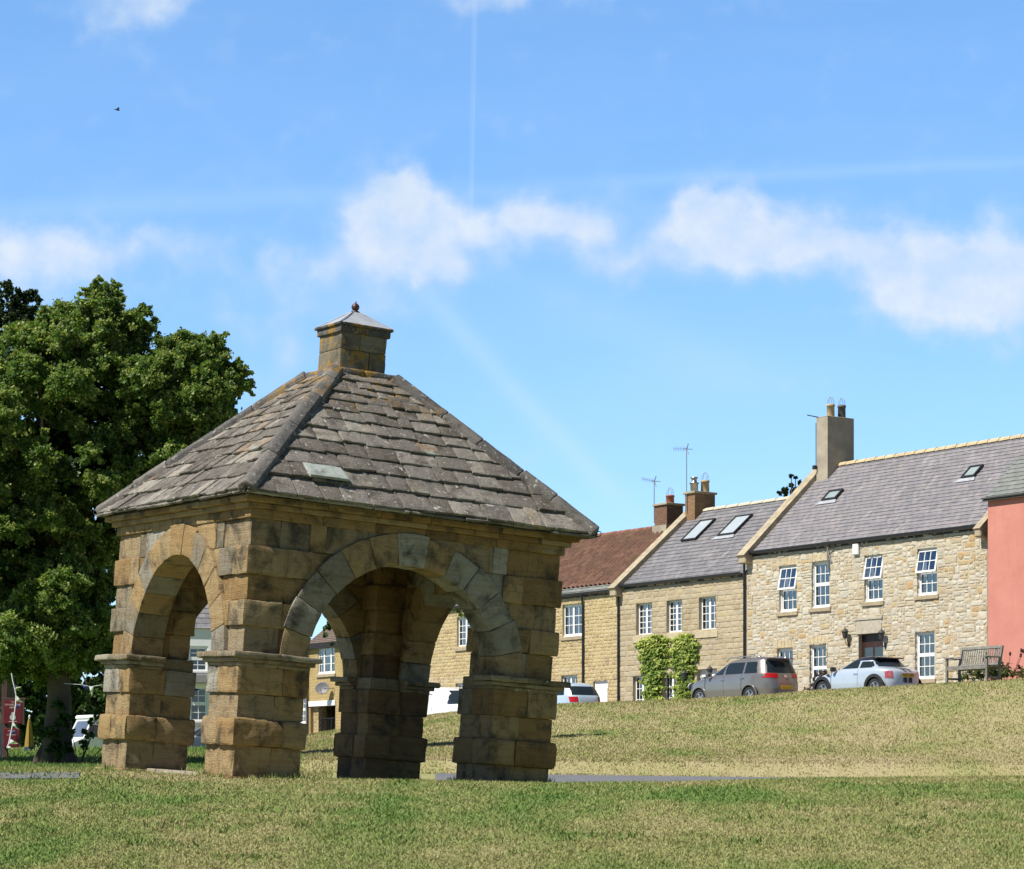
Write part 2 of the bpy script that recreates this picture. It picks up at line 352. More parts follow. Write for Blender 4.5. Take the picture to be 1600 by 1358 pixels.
# street behind the crest, in its own sheet 4 mm up
def street_sheet(name, s0, s1, t0, t1, mat, lift, ns=8, nt_=90):
    S, T = np.meshgrid(np.linspace(s0, s1, ns), np.linspace(t0, t1, nt_)); S = S.ravel(); T = T.ravel()
    X = P02[0] + T * UV2[0] + S * NV2[0]; Y = P02[1] + T * UV2[1] + S * NV2[1]; Z = terrain(X, Y) + lift
    idx = np.arange(ns * nt_).reshape(nt_, ns); Fc = np.stack([idx[:-1, :-1].ravel(), idx[1:, :-1].ravel(), idx[1:, 1:].ravel(), idx[:-1, 1:].ravel()], 1)
    return np_mesh(name, np.stack([X, Y, Z], 1), Fc, mat, None, {}, True)
st = street_sheet('road', 1.6, 6.9, -16, 46, ASPHALT, 0.012); tag(st, 'asphalt village street running in front of the stone terrace', None, None, 'structure')
st = street_sheet('pavement', 0.0, 1.55, -16, 46, simple('paving', (0.30, 0.28, 0.25), 0.9, var=.2, scale=3), 0.10); tag(st, 'narrow paved strip along the house fronts', None, None, 'structure')
# tarmac path across the green, behind the shelter and out to the left edge
upath = np.linspace(0.006, 0.13, 80)
pth = grid_sheet('path', np.linspace(-0.03, 0.2, 90), np.linspace(40.2, 43.8, 9), 0.012, None, ASPHALT); tag(pth, 'grey tarmac path crossing the green behind the shelter', None, None, 'structure')
pl = grid_sheet('path', np.linspace(-0.30, -0.162, 40), np.linspace(28.9, 31.4, 8), 0.012, lambda x, y: (x / y < -0.168), ASPHALT); tag(pl, 'end of the grey tarmac path at the left edge of the green', None, None, 'structure')

def scatter_blades(n, px0, px1, d0, d1, h0, h1, w, lean, reject=None, power=1.0):
    px = RNG.uniform(px0, px1, n)
    inv = RNG.uniform((1 / d1) ** power, (1 / d0) ** power, n) ** (1 / power); Y = 1 / inv; X = (px - CX) / F * Y
    if reject is not None:
        k = ~reject(X, Y, px); X, Y, px = X[k], Y[k], px[k]; n = len(X)
    Z = terrain(X, Y); dry = dryness(X, Y, Z); clump = 0.5 + 0.5 * fbm(np.stack([X * 5, Y * 3, 0 * X], 1), 3)
    sc = (Y / d0) ** 0.6
    h = (h0 + (h1 - h0) * RNG.random(n) ** 2) * (0.45 + 0.9 * clump) * sc * (1.15 - 0.4 * dry); ww = w * sc * RNG.uniform(0.6, 1.3, n)
    a = RNG.uniform(0, math.pi, n); la = RNG.uniform(0, 2 * math.pi, n); lm = h * lean * RNG.random(n)
    dx, dy = np.cos(a) * ww / 2, np.sin(a) * ww / 2
    V = np.empty((n, 3, 3)); V[:, 0] = np.stack([X - dx, Y - dy, Z - 0.005], 1); V[:, 1] = np.stack([X + dx, Y + dy, Z - 0.005], 1)
    V[:, 2] = np.stack([X + np.cos(la) * lm, Y + np.sin(la) * lm, Z + h], 1)
    return V.reshape(-1, 3), np.clip(dry + RNG.normal(0, 0.13, n), 0, 1), RNG.random(n)
SH0 = np.array([-3.54, 32.4]); TH = R(29.9); SW = 4.64; LEAN = R(4.0)
def in_shelter(X, Y, px):
    rx, ry = X - SH0[0], Y - SH0[1]; lx = rx * math.cos(TH) + ry * math.sin(TH); ly = -rx * math.sin(TH) + ry * math.cos(TH)
    return (lx > 0.02) & (lx < SW - .02) & (ly > 0.02) & (ly < SW - .02)
def on_path(X, Y): 
    u = X / Y
    return ((Y > 40.2) & (Y < 43.8) & (u > -0.03)) | ((u < -0.166) & (Y > 28.9) & (Y < 31.4))
parts = [scatter_blades(400000, -30, 1630, 16.5, 40.4, 0.008, 0.028, 0.013, 1.8, lambda X, Y, p: in_shelter(X, Y, p) | (on_path(X, Y) & (RNG.random(len(X)) > .45 * (Y < 35)))),
         scatter_blades(210000, 440, 1640, 43.8, 97, 0.022, 0.055, 0.024, 1.4, lambda X, Y, p: ((X - P02[0]) * NV2[0] + (Y - P02[1]) * NV2[1]) < 7.2, 0.6),
         scatter_blades(50000, -40, 520, 40, 78, 0.035, 0.08, 0.022, 0.9, None, 0.6)]
nw = 2600; w_ = scatter_blades(nw * 9, -30, 1630, 16.5, 32, 0.03, 0.055, 0.022, 1.2)     # broad leaved weeds and longer tufts in loose clumps
kk = vnoise(w_[0].reshape(-1, 3, 3)[:, 0] * np.array([2.2, 1.1, 0]) + 31) > .55; w_ = (w_[0].reshape(-1, 3, 3)[kk].reshape(-1, 3), np.clip(w_[1][kk] - .45, 0, 1), w_[2][kk] * .6)
s_ = scatter_blades(420, -30, 1630, 17, 60, 0.015, 0.02, 0.03, 1.0); s_ = (s_[0], np.ones(len(s_[1])), np.ones(len(s_[2])))    # bleached stalks and daisy specks
# longer grass left standing against the foot of the piers
ex_l, ey_l = [], []
for (a, b) in ((0, .92), (3.72, 4.64)):
    for (c, d_) in ((0, .92), (3.72, 4.64)):
        k = 900; side = RNG.integers(0, 4, k); t_ = RNG.random(k); o_ = RNG.exponential(.05, k) + .02
        ex_l.append(np.where(side == 0, a - o_, np.where(side == 1, b + o_, a + (b - a) * t_))); ey_l.append(np.where(side == 2, c - o_, np.where(side == 3, d_ + o_, c + (d_ - c) * t_)))
lx, ly = np.concatenate(ex_l), np.concatenate(ey_l); X = SH0[0] + lx * math.cos(TH) - ly * math.sin(TH); Y = SH0[1] + lx * math.sin(TH) + ly * math.cos(TH); Z = terrain(X, Y); n = len(X)
a_ = RNG.uniform(0, math.pi, n); h_ = RNG.uniform(.03, .11, n) * (.4 + .9 * np.clip(.5 + vnoise(np.stack([X * 4, Y * 4, 0 * X], 1)), 0, 1)); w__ = RNG.uniform(.008, .016, n); Vv = np.empty((n, 3, 3))
Vv[:, 0] = np.stack([X - np.cos(a_) * w__, Y - np.sin(a_) * w__, Z - .01], 1); Vv[:, 1] = np.stack([X + np.cos(a_) * w__, Y + np.sin(a_) * w__, Z - .01], 1); Vv[:, 2] = np.stack([X + RNG.normal(0, .03, n), Y + RNG.normal(0, .03, n), Z + h_], 1)
p_ = (Vv.reshape(-1, 3), np.clip(dryness(X, Y, Z) + RNG.normal(-.1, .2, n), 0, 1), RNG.random(n))
parts += [w_, s_, p_]
V = np.concatenate([p[0] for p in parts]); dry = np.concatenate([p[1] for p in parts]); rn = np.concatenate([p[2] for p in parts])
gb = np_mesh('grass', V, np.arange(len(V)).reshape(-1, 3), GRASS, None, {'dry': ('FACE', dry), 'rnd': ('FACE', rn)})
tag(gb, 'short mown grass, part green and part straw coloured, covering the green', 'grass', None, 'stuff')
# ------------------------------------------------------------------ stone shelter (the pant)
def stone_mat(name, stops, stain=(0.075, 0.066, 0.052), stain_amt=0.75, lichen=0.0, bands=True, bump=0.5):
    m, nt, out = new_mat(name); o = nt.obj(); r = nt.attr('rnd')
    n1 = nt.noise(o, 2.2, 5, 0.6)
    c = nt.ramp(nt.math('ADD', r, nt.math('MULTIPLY', nt.math('SUBTRACT', n1, 0.5), 0.35)), stops)
    off = nt.n('ShaderNodeCombineXYZ'); nt.put(off, 0, nt.math('MULTIPLY', r, 37.0)); nt.put(off, 2, nt.math('MULTIPLY', r, 11.0))
    ov = nt.vmath('ADD', o, off.outputs[0])
    if bands:
        bd = nt.noise(nt.mapping(ov, (0.9, 0.9, 13)), 1.5, 4, 0.6, 0.3)
        c = nt.mix(nt.ramp(bd, [(0.45, 0.0), (0.72, 0.55)]), c, nt.mix(1.0, c, (0.72, 0.52, 0.36), 'MULTIPLY'))
    st = nt.math('MULTIPLY', nt.ramp(nt.noise(ov, 2.6, 6, 0.65, 0.4), [(0.50, 0.0), (0.66, 1.0)]), stain_amt)
    c = nt.mix(st, c, stain)
    st2 = nt.math('MULTIPLY', nt.ramp(nt.noise(nt.mapping(ov, (5, 5, 1.1)), 1.3, 6, 0.7, 0.5), [(0.54, 0.0), (0.68, 0.6)]), stain_amt); c = nt.mix(st2, c, stain)
    c = nt.mix(nt.ramp(nt.noise(o, 9, 5, 0.7), [(0.5, 0.0), (0.75, 0.5)]), c, nt.mix(1.0, c, (1.35, 1.3, 1.2), 'MULTIPLY'))
    c = nt.mix(nt.math('MULTIPLY', nt.noise(o, 42, 5, 0.75), 0.75), c, nt.mix(1.0, c, (0.38, 0.37, 0.36), 'MULTIPLY'))
    if lichen:
        l1 = nt.math('MAXIMUM', nt.ramp(nt.noise(o, 11, 4, 0.7), [(0.61, 0.0), (0.67, lichen)]), nt.ramp(nt.noise(o, 34, 3, 0.7), [(0.62, 0.0), (0.70, lichen)])); c = nt.mix(l1, c, (0.50, 0.50, 0.45))
        up = nt.n('ShaderNodeSeparateXYZ'); nt.put(up, 0, o)
        hi = nt.n('ShaderNodeMapRange'); nt.put(hi, 0, up.outputs[2]); hi.inputs[1].default_value = 4.9; hi.inputs[2].default_value = 5.7
        l2 = nt.math('MULTIPLY', nt.ramp(nt.noise(o, 5, 4, 0.65), [(0.52, 0.0), (0.60, 0.85)]), hi.outputs[0]); c = nt.mix(l2, c, (0.32, 0.185, 0.035))
    h = nt.math('ADD', nt.noise(o, 24, 6, 0.78), nt.math('MULTIPLY', nt.noise(nt.mapping(ov, (3, 3, 24)), 3, 3), 0.6))
    principled(nt, out, c, 0.92, 0, nt.bump(h, bump, 0.025), 0.2); return m
SAND = stone_mat('weathered_sandstone', [(0.0, (0.155, 0.100, 0.055)), (0.2, (0.370, 0.240, 0.105)), (0.45, (0.475, 0.340, 0.170)), (0.68, (0.405, 0.320, 0.200)), (0.85, (0.300, 0.265, 0.200)), (1.0, (0.48, 0.46, 0.40))], stain=(0.062, 0.056, 0.046), stain_amt=.85, bump=1.0)
CAPST = stone_mat('grey_moulded_stone', [(0.0, (0.26, 0.21, 0.13)), (0.5, (0.34, 0.29, 0.20)), (1.0, (0.42, 0.39, 0.31))], stain_amt=.8, lichen=.5)
ROOFST = stone_mat('stone_roof_slates', [(0.0, (0.165, 0.145, 0.122)), (0.35, (0.225, 0.203, 0.178)), (0.6, (0.290, 0.265, 0.235)), (0.82, (0.42, 0.385, 0.325)), (0.95, (0.36, 0.25, 0.16)), (1.0, (0.50, 0.56, 0.52))], stain=(0.085, 0.072, 0.06), stain_amt=.85, lichen=.95, bands=False, bump=1.0)
HIPST = stone_mat('hip_stone', [(0.0, (0.12, 0.115, 0.11)), (0.5, (0.17, 0.16, 0.15)), (1.0, (0.24, 0.22, 0.20))], stain=(0.05, 0.048, 0.045), lichen=.7, bands=False)
CUPST = stone_mat('cupola_stone', [(0.0, (0.23, 0.205, 0.15)), (0.5, (0.28, 0.255, 0.19)), (1.0, (0.36, 0.33, 0.25))], stain=(0.10, 0.092, 0.07), stain_amt=.9, lichen=.3)
LEAD = simple('lead_sheet', (0.42, 0.44, 0.47), 0.5, 0.2, .25, 6)
IRON = simple('dark_iron', (0.05, 0.04, 0.04), 0.6, 0.5)

def block(mb, lo, hi, r=0.02, amp=0.006, cell=0.07, fm=None, rnd=0.5, bulge=0.0, freq=6.0, seed=0.0):
    lo = np.array(lo, float); hi = np.array(hi, float); L = hi - lo; r = min(r, L.min() * 0.35)
    ax = []
    for i in range(3):
        n = max(1, min(16, int(round((L[i] - 2 * r) / cell)))); mid = np.linspace(r, L[i] - r, n + 1)
        ax.append(np.concatenate([[0, r * 0.35], mid, [L[i] - r * 0.35, L[i]]]))
    ids = {}; pts = []; faces = []
    def vid(i, j, k):
        key = (i, j, k)
        if key not in ids: ids[key] = len(pts); pts.append((ax[0][i], ax[1][j], ax[2][k]))
        return ids[key]
    n0, n1, n2 = [len(a) - 1 for a in ax]
    for i in range(n0):
        for j in range(n1):
            faces.append((vid(i, j, 0), vid(i, j + 1, 0), vid(i + 1, j + 1, 0), vid(i + 1, j, 0))); faces.append((vid(i, j, n2), vid(i + 1, j, n2), vid(i + 1, j + 1, n2), vid(i, j + 1, n2)))
    for i in range(n0):
        for k in range(n2):
            faces.append((vid(i, 0, k), vid(i + 1, 0, k), vid(i + 1, 0, k + 1), vid(i, 0, k + 1))); faces.append((vid(i, n1, k), vid(i, n1, k + 1), vid(i + 1, n1, k + 1), vid(i + 1, n1, k)))
    for j in range(n1):
        for k in range(n2):
            faces.append((vid(0, j, k), vid(0, j, k + 1), vid(0, j + 1, k + 1), vid(0, j + 1, k))); faces.append((vid(n0, j, k), vid(n0, j + 1, k), vid(n0, j + 1, k + 1), vid(n0, j, k + 1)))
    P = np.array(pts); inner = np.clip(P, r, L - r); D = P - inner; ln = np.linalg.norm(D, axis=1, keepdims=True); D = D / np.maximum(ln, 1e-9)
    P = inner + D * r
    if bulge:
        q = np.abs((P - L / 2) / (L / 2)); P = P + D * (bulge * (1 - np.max(np.where(q > 0.98, 0, q), axis=1, keepdims=True) ** 3))
    G = P + lo
    nz = fbm(G * freq + seed * 13.7, 4, 0.55)[:, None]
    nz2 = np.stack([vnoise(G * 3.1 + seed), vnoise(G * 3.1 + 50 + seed), vnoise(G * 3.1 + 90 + seed)], 1)
    G = G + D * nz * amp + nz2 * amp * 0.35
    if fm is not None: G = fm(G)
    mb.add(G.tolist(), faces, rnd)

pant = empty('stone_shelter', label='square golden stone shelter with four arches, pyramid stone slate roof and cupola on the green', cat='shelter')
pant.matrix_world = Matrix.Translation((SH0[0], SH0[1], 0.20)) @ Matrix.Rotation(LEAN, 4, 'Y') @ Matrix.Rotation(TH, 4, 'Z')
W = SW; PW = 0.92
CS = [(-0.55, 0.02, 0.075, .010), (0.02, 0.42, 0.0, .010), (0.42, 0.76, 0.055, .018), (0.76, 1.08, 0.0, .010), (1.08, 1.43, 0.038, .012),
      (1.60, 1.94, -0.035, .008), (1.94, 2.27, 0.012, .014), (2.27, 2.60, -0.035, .008), (2.60, 2.96, 0.008, .012), (2.96, 3.31, -0.035, .006)]
rs = random.Random(3)
def rock(): 
    x = rs.random(); return rs.uniform(.12, .62) if x < .7 else rs.uniform(.62, 1.0)
def corner_map(ix, iy):
    def fm(G):
        G = G.copy()
        if ix: G[:, 0] = W - G[:, 0]
        if iy: G[:, 1] = W - G[:, 1]
        return G
    return fm
def flipfix(me):
    bm = bmesh.new(); bm.from_mesh(me); bmesh.ops.recalc_face_normals(bm, faces=bm.faces[:]); bm.to_mesh(me); bm.free()
for ix in (0, 1):
    for iy in (0, 1):
        mb = MB(); fm = corner_map(ix, iy); sd = ix * 7 + iy * 3
        for ci, (z0, z1, pr, am) in enumerate(CS):
            e = -pr; w = PW + pr - (0.02 if z0 > 1.5 else 0)
            g = 0.002
            a = rs.uniform(.36, .62); b = rs.uniform(.36, .62)
            if ci % 2:   # long stone on the x side
                cells = [((e, a, e, w)), ((a, w, e, b)), ((a, w, b, w))]
            else:
                cells = [((e, w * .98, e, b)) if rs.random() < .35 else None, ((e, a, e, b)), ((a, w, e, b)), ((e, a, b, w)), ((a, w, b, w))]
                if cells[0] is not None: cells = [cells[0], (e, a, b, w), (a, w, b, w)]
                else: cells = cells[1:]
            for (x0, x1, y0, y1) in cells:
                dz = rs.uniform(-.006, .006)
                block(mb, (x0 + g, y0 + g, z0 + g), (x1 - g + (0.001), y1 - g, z1 - g + dz * .2), .014 if pr > .01 else .008, am * rs.uniform(.8, 1.7), .06, fm, rock() * (.30 if ix and iy else 1), bulge=(.018 if am > .015 else .003), seed=rs.random() * 9)  # far pier gets darker stones to deepen the shade inside the shelter
            mb.box((.1 if not ix else W - PW + .13), (PW - .13 if not ix else W - .1), (.1 if not iy else W - PW + .13), (PW - .13 if not iy else W - .1), z0, z1, .2)
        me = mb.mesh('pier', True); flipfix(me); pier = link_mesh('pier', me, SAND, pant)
        mb = MB()   # moulded impost
        for (z0, z1, pr, am) in [(1.425, 1.475, 0.045, .006), (1.475, 1.53, 0.095, .008), (1.53, 1.605, 0.155, .012)]:
            for (x0, x1, y0, y1) in ((-pr, .5, -pr, .44), (.5, PW + pr, -pr, .44), (-pr, .44, .441, PW + pr)):
                block(mb, (x0, y0, z0), (x1, y1, z1), .014, am * 1.5, .06, fm, rs.random() * (.5 if ix and iy else 1), seed=sd + z0)  # far pier impost toned down too, for the dark interior
        block(mb, (.441, .441, 1.43), (PW, PW, 1.60), .01, .008, .08, fm, rs.random() * .3, seed=sd)
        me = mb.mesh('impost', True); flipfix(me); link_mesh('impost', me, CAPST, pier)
# arch walls
TWALL = 0.44; Z0A = 1.53; RA = (W - 2 * PW) / 2 + 0.0; RO = RA + 0.40; MID = W / 2
def face_map(k):
    def fm(G):
        s_, y_, z_ = G[:, 0], G[:, 1], G[:, 2]
        if k == 0: return np.stack([s_, y_, z_], 1)
        if k == 1: return np.stack([W - y_, s_, z_], 1)
        if k == 2: return np.stack([W - s_, W - y_, z_], 1)
        return np.stack([y_, W - s_, z_], 1)
    return fm
for k in range(4):
    fm0 = face_map(k); mb = MB(); NVS = 13
    edges = np.linspace(0, math.pi, NVS + 1)
    # voussoirs
    for i in range(NVS):
        key = (i == NVS // 2)
        a0, a1 = edges[i] + .002, edges[i + 1] - .002
        if key: a0 -= .012; a1 += .012
        def fmv(G, fm0=fm0, key=key):
            ang = G[:, 0] / 1.5; rad = G[:, 2]
            return fm0(np.stack([MID + np.cos(ang) * rad, G[:, 1], Z0A + np.sin(ang) * rad], 1))
        rv = rs.uniform(.3, .6) if rs.random() < .55 else rs.uniform(.78, .96)
        if k == 0: rv = [.4, .5, .93, .96, .95, .93, 1.0, .62, .58, .9, .93, .95, .45][NVS - 1 - i] if False else [.55, .9, .95, .93, .97, .5, 1.0, .52, .5, .85, .88, .95, .5][i]
        block(mb, (a0 * 1.5, -0.03 - (.012 if key else 0) + rs.uniform(-.006, .006), RA + rs.uniform(-.008, .008)), (a1 * 1.5, TWALL, RO + (.02 if key else rs.uniform(-.02, .02))), .010, .007, .075, fmv, rv, seed=rs.random() * 9)
    # spandrel courses between the corner piers
    for (z0, z1) in [(1.94, 2.27), (2.27, 2.60), (2.60, 2.96), (2.96, 3.33)]:
        for side in (0, 1):
            def xin(z): 
                q = RO * RO * .97 - (z - Z0A) ** 2
                return MID - np.sqrt(np.maximum(q, 0.0016))
            xm = float(xin(np.array((z0 + z1) / 2)))
            if xm < PW - .05: continue
            x0 = PW - .06; nb = 1 if xm - x0 < .5 else 2
            cuts = [0] + ([rs.uniform(.4, .6)] if nb == 2 else []) + [1]
            for c0, c1 in zip(cuts[:-1], cuts[1:]):
                def fms(G, side=side, fm0=fm0, c0=c0, c1=c1, zb=z0, nb=nb):
                    xc = x0 + .55 * max(float(xin(np.array(zb))) - x0, .08); xe = np.maximum(xin(G[:, 2]), x0 + .02); f = (G[:, 0] - c0) / (c1 - c0)
                    if nb == 1: x = x0 + (xe - x0) * f
                    elif c0 == 0: x = x0 + (xc - x0) * f
                    else: x = xc + (np.maximum(xe, xc + .01) - xc) * f
                    if side: x = W - x
                    return fm0(np.stack([x, G[:, 1], G[:, 2]], 1))
                sc = max(xm - x0, .1)
                def fmq(G, f=fms, sc=sc): 
                    G = G.copy(); G[:, 0] /= sc; return f(G)
                block(mb, (c0 * sc + .003, 0.012 + rs.uniform(-.006, .006), z0 + .003), (c1 * sc - .003, TWALL - .02, z1 - .003), .008, .006, .08, fmq, rock(), seed=rs.random() * 9)
    me = mb.mesh('arch_wall', True); flipfix(me); link_mesh('arch_wall', me, SAND, pant)
    # frieze and cornice of this side
    mb = MB()
    xs = [0]
    while xs[-1] < W: xs.append(min(W, xs[-1] + rs.uniform(.6, 1.1)))
    if W - xs[-2] < .35: xs.pop(-2)
    for (z0, z1, pr, am) in [(3.31, 3.43, .012, .006), (3.43, 3.50, .07, .006), (3.50, 3.57, .15, .008)]:
        off = 0
        for i in range(len(xs) - 1):
            x0 = xs[i] if i else -pr; x1 = xs[i + 1] if i < len(xs) - 2 else W - TWALL + .1 - .002
            block(mb, (x0 + .002, -pr, z0), (x1 - .002, TWALL - .04 + .001 * z0, z1), .01, am, .09, fm0, rs.uniform(.1, .62), seed=rs.random() * 9)
    me = mb.mesh('cornice', True); flipfix(me); link_mesh('cornice', me, SAND, pant)
# ceiling core (dark boards over the inside) and slab floor
mb = MB(); mb.box(.35, W - .35, .35, W - .35, 3.52, 3.56, .1); mb.build('ceiling', simple('old_boards', (.10, .075, .05), .9), pant)
mb = MB()
for i in range(4):
    for j in range(4):
        q = (W - .6) / 4
        block(mb, (.3 + i * q + .004, .3 + j * q + .004, -.4), (.3 + (i + 1) * q - .004, .3 + (j + 1) * q - .004, .045), .02, .006, .2, None, rs.uniform(.7, 1))
block(mb, (PW + .03, -.02, -.4), (2.0, .296, .05), .02, .008, .12, None, .95); block(mb, (2.01, 0.02, -.4), (W - PW - .03, .296, .04), .02, .008, .12, None, .8)
me = mb.mesh('floor_slab', True); flipfix(me); link_mesh('floor_slab', me, CAPST, pant)
# roof
OV = 0.25; ZE = 3.585; ZT = 5.60; HB = W / 2 + OV; HT = 0.47; RUN = HB - HT; RISE = ZT - ZE; LS = math.hypot(RUN, RISE)
mb = MB(); z = ZE - .02
b4 = [(-OV + .05, -OV + .05, z), (W + OV - .05, -OV + .05, z), (W + OV - .05, W + OV - .05, z), (-OV + .05, W + OV - .05, z)]; c_ = W / 2; t4 = [(c_ - HT, c_ - HT, ZT - .03), (c_ + HT, c_ - HT, ZT - .03), (c_ + HT, c_ + HT, ZT - .03), (c_ - HT, c_ + HT, ZT - .03)]
mb.add(b4 + t4, [(0, 1, 5, 4), (1, 2, 6, 5), (2, 3, 7, 6), (3, 0, 4, 7), (4, 5, 6, 7), (3, 2, 1, 0)], .3); mb.build('roof_core', ROOFST, pant)
exps = np.array([.40, .36, .33, .31, .29, .27, .25, .23, .21, .20, .18, .17]); exps = exps / exps.sum() * LS; vs_ = np.concatenate([[0], np.cumsum(exps)])
for k in range(4):
    fm0 = face_map(k); mb = MB()
    def slate_map(G, fm0=fm0):
        u_, n_, v_ = G[:, 0], G[:, 1], G[:, 2]       # along eave, out of roof, up slope
        y = -OV + v_ / LS * RUN - n_ * RISE / LS; z = ZE + v_ / LS * RISE + n_ * RUN / LS
        return fm0(np.stack([MID + u_, y, z], 1))
    def row(v0, v1, n0, thick, wmin, wmax, hang=0.0, rb=None):
        hw0 = HB - v0 / LS * RUN; x = -hw0; 
        while x < hw0 - .02:
            w = rs.uniform(wmin, wmax)
            if hw0 - (x + w) < wmin * .6: w = hw0 - x
            vv1 = v1 + .10; dn = rs.uniform(-.008, .012); dv = rs.uniform(-.030, .016); tl = rs.uniform(-.01, .01); rv = rb if rb is not None else (rs.uniform(.0, .82) if rs.random() < .93 else rs.uniform(.82, .96))
            xa, xb = x + .004, x + w - .004
            def sm(G, xa=xa, xb=xb, v0=v0, vv1=vv1, dn=dn, tl=tl):
                G = G.copy(); fv = (G[:, 2] - v0) / (vv1 - v0); hw = HB - np.clip(G[:, 2], 0, LS) / LS * RUN
                G[:, 0] = np.clip(G[:, 0], -hw, hw)
                G[:, 1] = G[:, 1] + n0 + dn + (1 - fv) * (thick * 1.0) - .005 + tl * (G[:, 0] - xa) / max(xb - xa, .05)
                return slate_map(G)
            block(mb, (xa, 0, v0 + dv - hang), (xb, thick, vv1), .010, .016, .07, sm, rv, freq=11, seed=rs.random() * 20)
            x += w
    row(-.005, .10, -.035, .04, .5, 1.0, .01, None)
    for i in range(len(exps)):
        sc = 1 - .45 * i / len(exps); row(vs_[i], min(vs_[i + 1], LS - .10), .0, .042 * (1 - .25 * i / len(exps)), .20 * sc, .56 * sc)
    if k == 0:
        u0, v0, v1 = -1.62, vs_[1], vs_[2]
        def sm(G):
            G = G.copy(); fv = (G[:, 2] - v0) / (v1 - v0); G[:, 1] = G[:, 1] + .022 + (1 - fv) * .072; return slate_map(G)
        block(mb, (u0, 0, v0 - .012), (u0 + .56, .05, v1 + .03), .012, .012, .08, sm, 1.06, freq=9)
    me = mb.mesh('roof_slope', True); flipfix(me); link_mesh('roof_slope', me, ROOFST, pant)
# hips
for ix in (0, 1):
    for iy in (0, 1):
        mb = MB(); fm = corner_map(ix, iy)
        p0 = Vector((-OV - .01, -OV - .01, ZE + .05)); p1 = Vector((c_ - HT + .02, c_ - HT + .02, ZT + .05)); ax = p1 - p0; Lh = ax.length; ax.normalize(); side = Vector((1, -1, 0)).normalized(); nrm = side.cross(ax).normalized()
        if nrm.z < 0: nrm = -nrm
        A, S_, N_ = np.array(ax), np.array(side), np.array(nrm); O_ = np.array(p0); x = 0
        while x < Lh - .05:
            w = rs.uniform(.55, .95); w = w if Lh - x - w > .3 else Lh - x
            dn = rs.uniform(-.01, .012); ds_ = rs.uniform(-.012, .012)
            def hm(G, dn=dn, ds_=ds_):
                drop = np.abs(G[:, 1]) * .62
                Q = O_ + G[:, 0:1] * A + (G[:, 1:2] + ds_) * S_ + (G[:, 2:3] - drop[:, None] + dn) * N_
                return fm(Q)
            block(mb, (x + .004, -.115, .0), (x + w - .004, .115, .105), .016, .009, .045, hm, rs.random(), seed=rs.random() * 9)
            x += w
        me = mb.mesh('hip_ridge', True); flipfix(me); hip = link_mesh('hip_ridge', me, HIPST, pant)
        if (ix, iy) != (1, 1):   # wrought iron curl at the eaves corner
            mb = MB(); dirv = Vector((-1 if not ix else 1, -1 if not iy else 1, 0)).normalized(); base = Vector((-OV if not ix else W + OV, -OV if not iy else W + OV, ZE + .02))
            pts = [base - dirv * .05] + [base + dirv * (.05 + .035 * math.sin(a) + .012 * a / 3) + Vector((0, 0, .035 * (1 - math.cos(a)) - .01)) for a in np.linspace(0, 5.2, 16)]
            mb.tube(pts, .006, 6); mb.build('iron_hook', IRON, pant, True)
# cupola
mb = MB(); cw = .35
for (z0, z1) in [(5.55, 5.70)]:
    for (x0, x1) in ((-.5, -.02), (-.02, .5)): block(mb, (c_ + x0, c_ - .5, z0), (c_ + x1, c_ + .5, z1), .03, .012, .07, None, rs.random())
me = mb.mesh('cupola_base', True); flipfix(me); link_mesh('cupola_base', me, HIPST, pant)
mb = MB()
for (z0, z1, sp) in [(5.68, 5.98, .1), (5.98, 6.21, -.06)]:
    for (x0, x1) in ((-cw, sp), (sp, cw)): block(mb, (c_ + x0 + .002, c_ - cw, z0), (c_ + x1 - .002, c_ + cw, z1), .012, .012, .05, None, rs.random(), freq=9, seed=z0)
me = mb.mesh('cupola', True); flipfix(me); cup = link_mesh('cupola', me, CUPST, pant)
mb = MB(); block(mb, (c_ - cw - .035, c_ - cw - .035, 6.205), (c_ + cw + .035, c_ + cw + .035, 6.30), .012, .006, .06, None, .1); block(mb, (c_ - cw - .065, c_ - cw - .065, 6.295), (c_ + cw + .065, c_ + cw + .065, 6.335), .012, .004, .06, None, .0)
me = mb.mesh('band', True); flipfix(me); link_mesh('band', me, HIPST, cup)
mb = MB(); e = cw + .05; n = 8
for k in range(4):
    a = math.pi / 2 * k; Mz = Matrix.Translation((c_, c_, 0)) @ Matrix.Rotation(a, 4, 'Z')
    for i in range(n):
        f0, f1 = i / n, (i + 1) / n; z0, z1 = 6.335 + .235 * (f0 ** 1.12), 6.335 + .235 * (f1 ** 1.12); h0, h1 = e * (1 - f0) + .035 * f0, e * (1 - f1) + .035 * f1
        mb.quad(Mz @ Vector((-h0, -h0, z0)), Mz @ Vector((h0, -h0, z0)), Mz @ Vector((h1, -h1, z1)), Mz @ Vector((-h1, -h1, z1)))
    mb.tube([Mz @ Vector((-e, -e, 6.34)), Mz @ Vector((-.03, -.03, 6.575))], .007, 6)
mb.build('lead_cap', LEAD, cup)
mb = MB(); mb.lathe([(0.0, 6.55), (.05, 6.56), (.055, 6.58), (.03, 6.59)] + [(.055 * math.sin(a) + .001, 6.635 - .055 * math.cos(a)) for a in np.linspace(.4, 2.9, 10)] + [(.012, 6.69), (.014, 6.71), (0, 6.72)], 14, (c_, c_, 0)); mb.build('ball_finial', simple('finial_metal', (.10, .06, .05), .45, .6), cup, True)
sh_ = Vector((math.cos(TH), -math.sin(TH), 0)) * .05
for ch in pant.children:
    if ch.name.split('.')[0] in ('roof_core', 'roof_slope', 'hip_ridge', 'iron_hook', 'cupola', 'cupola_base'): ch.location = sh_
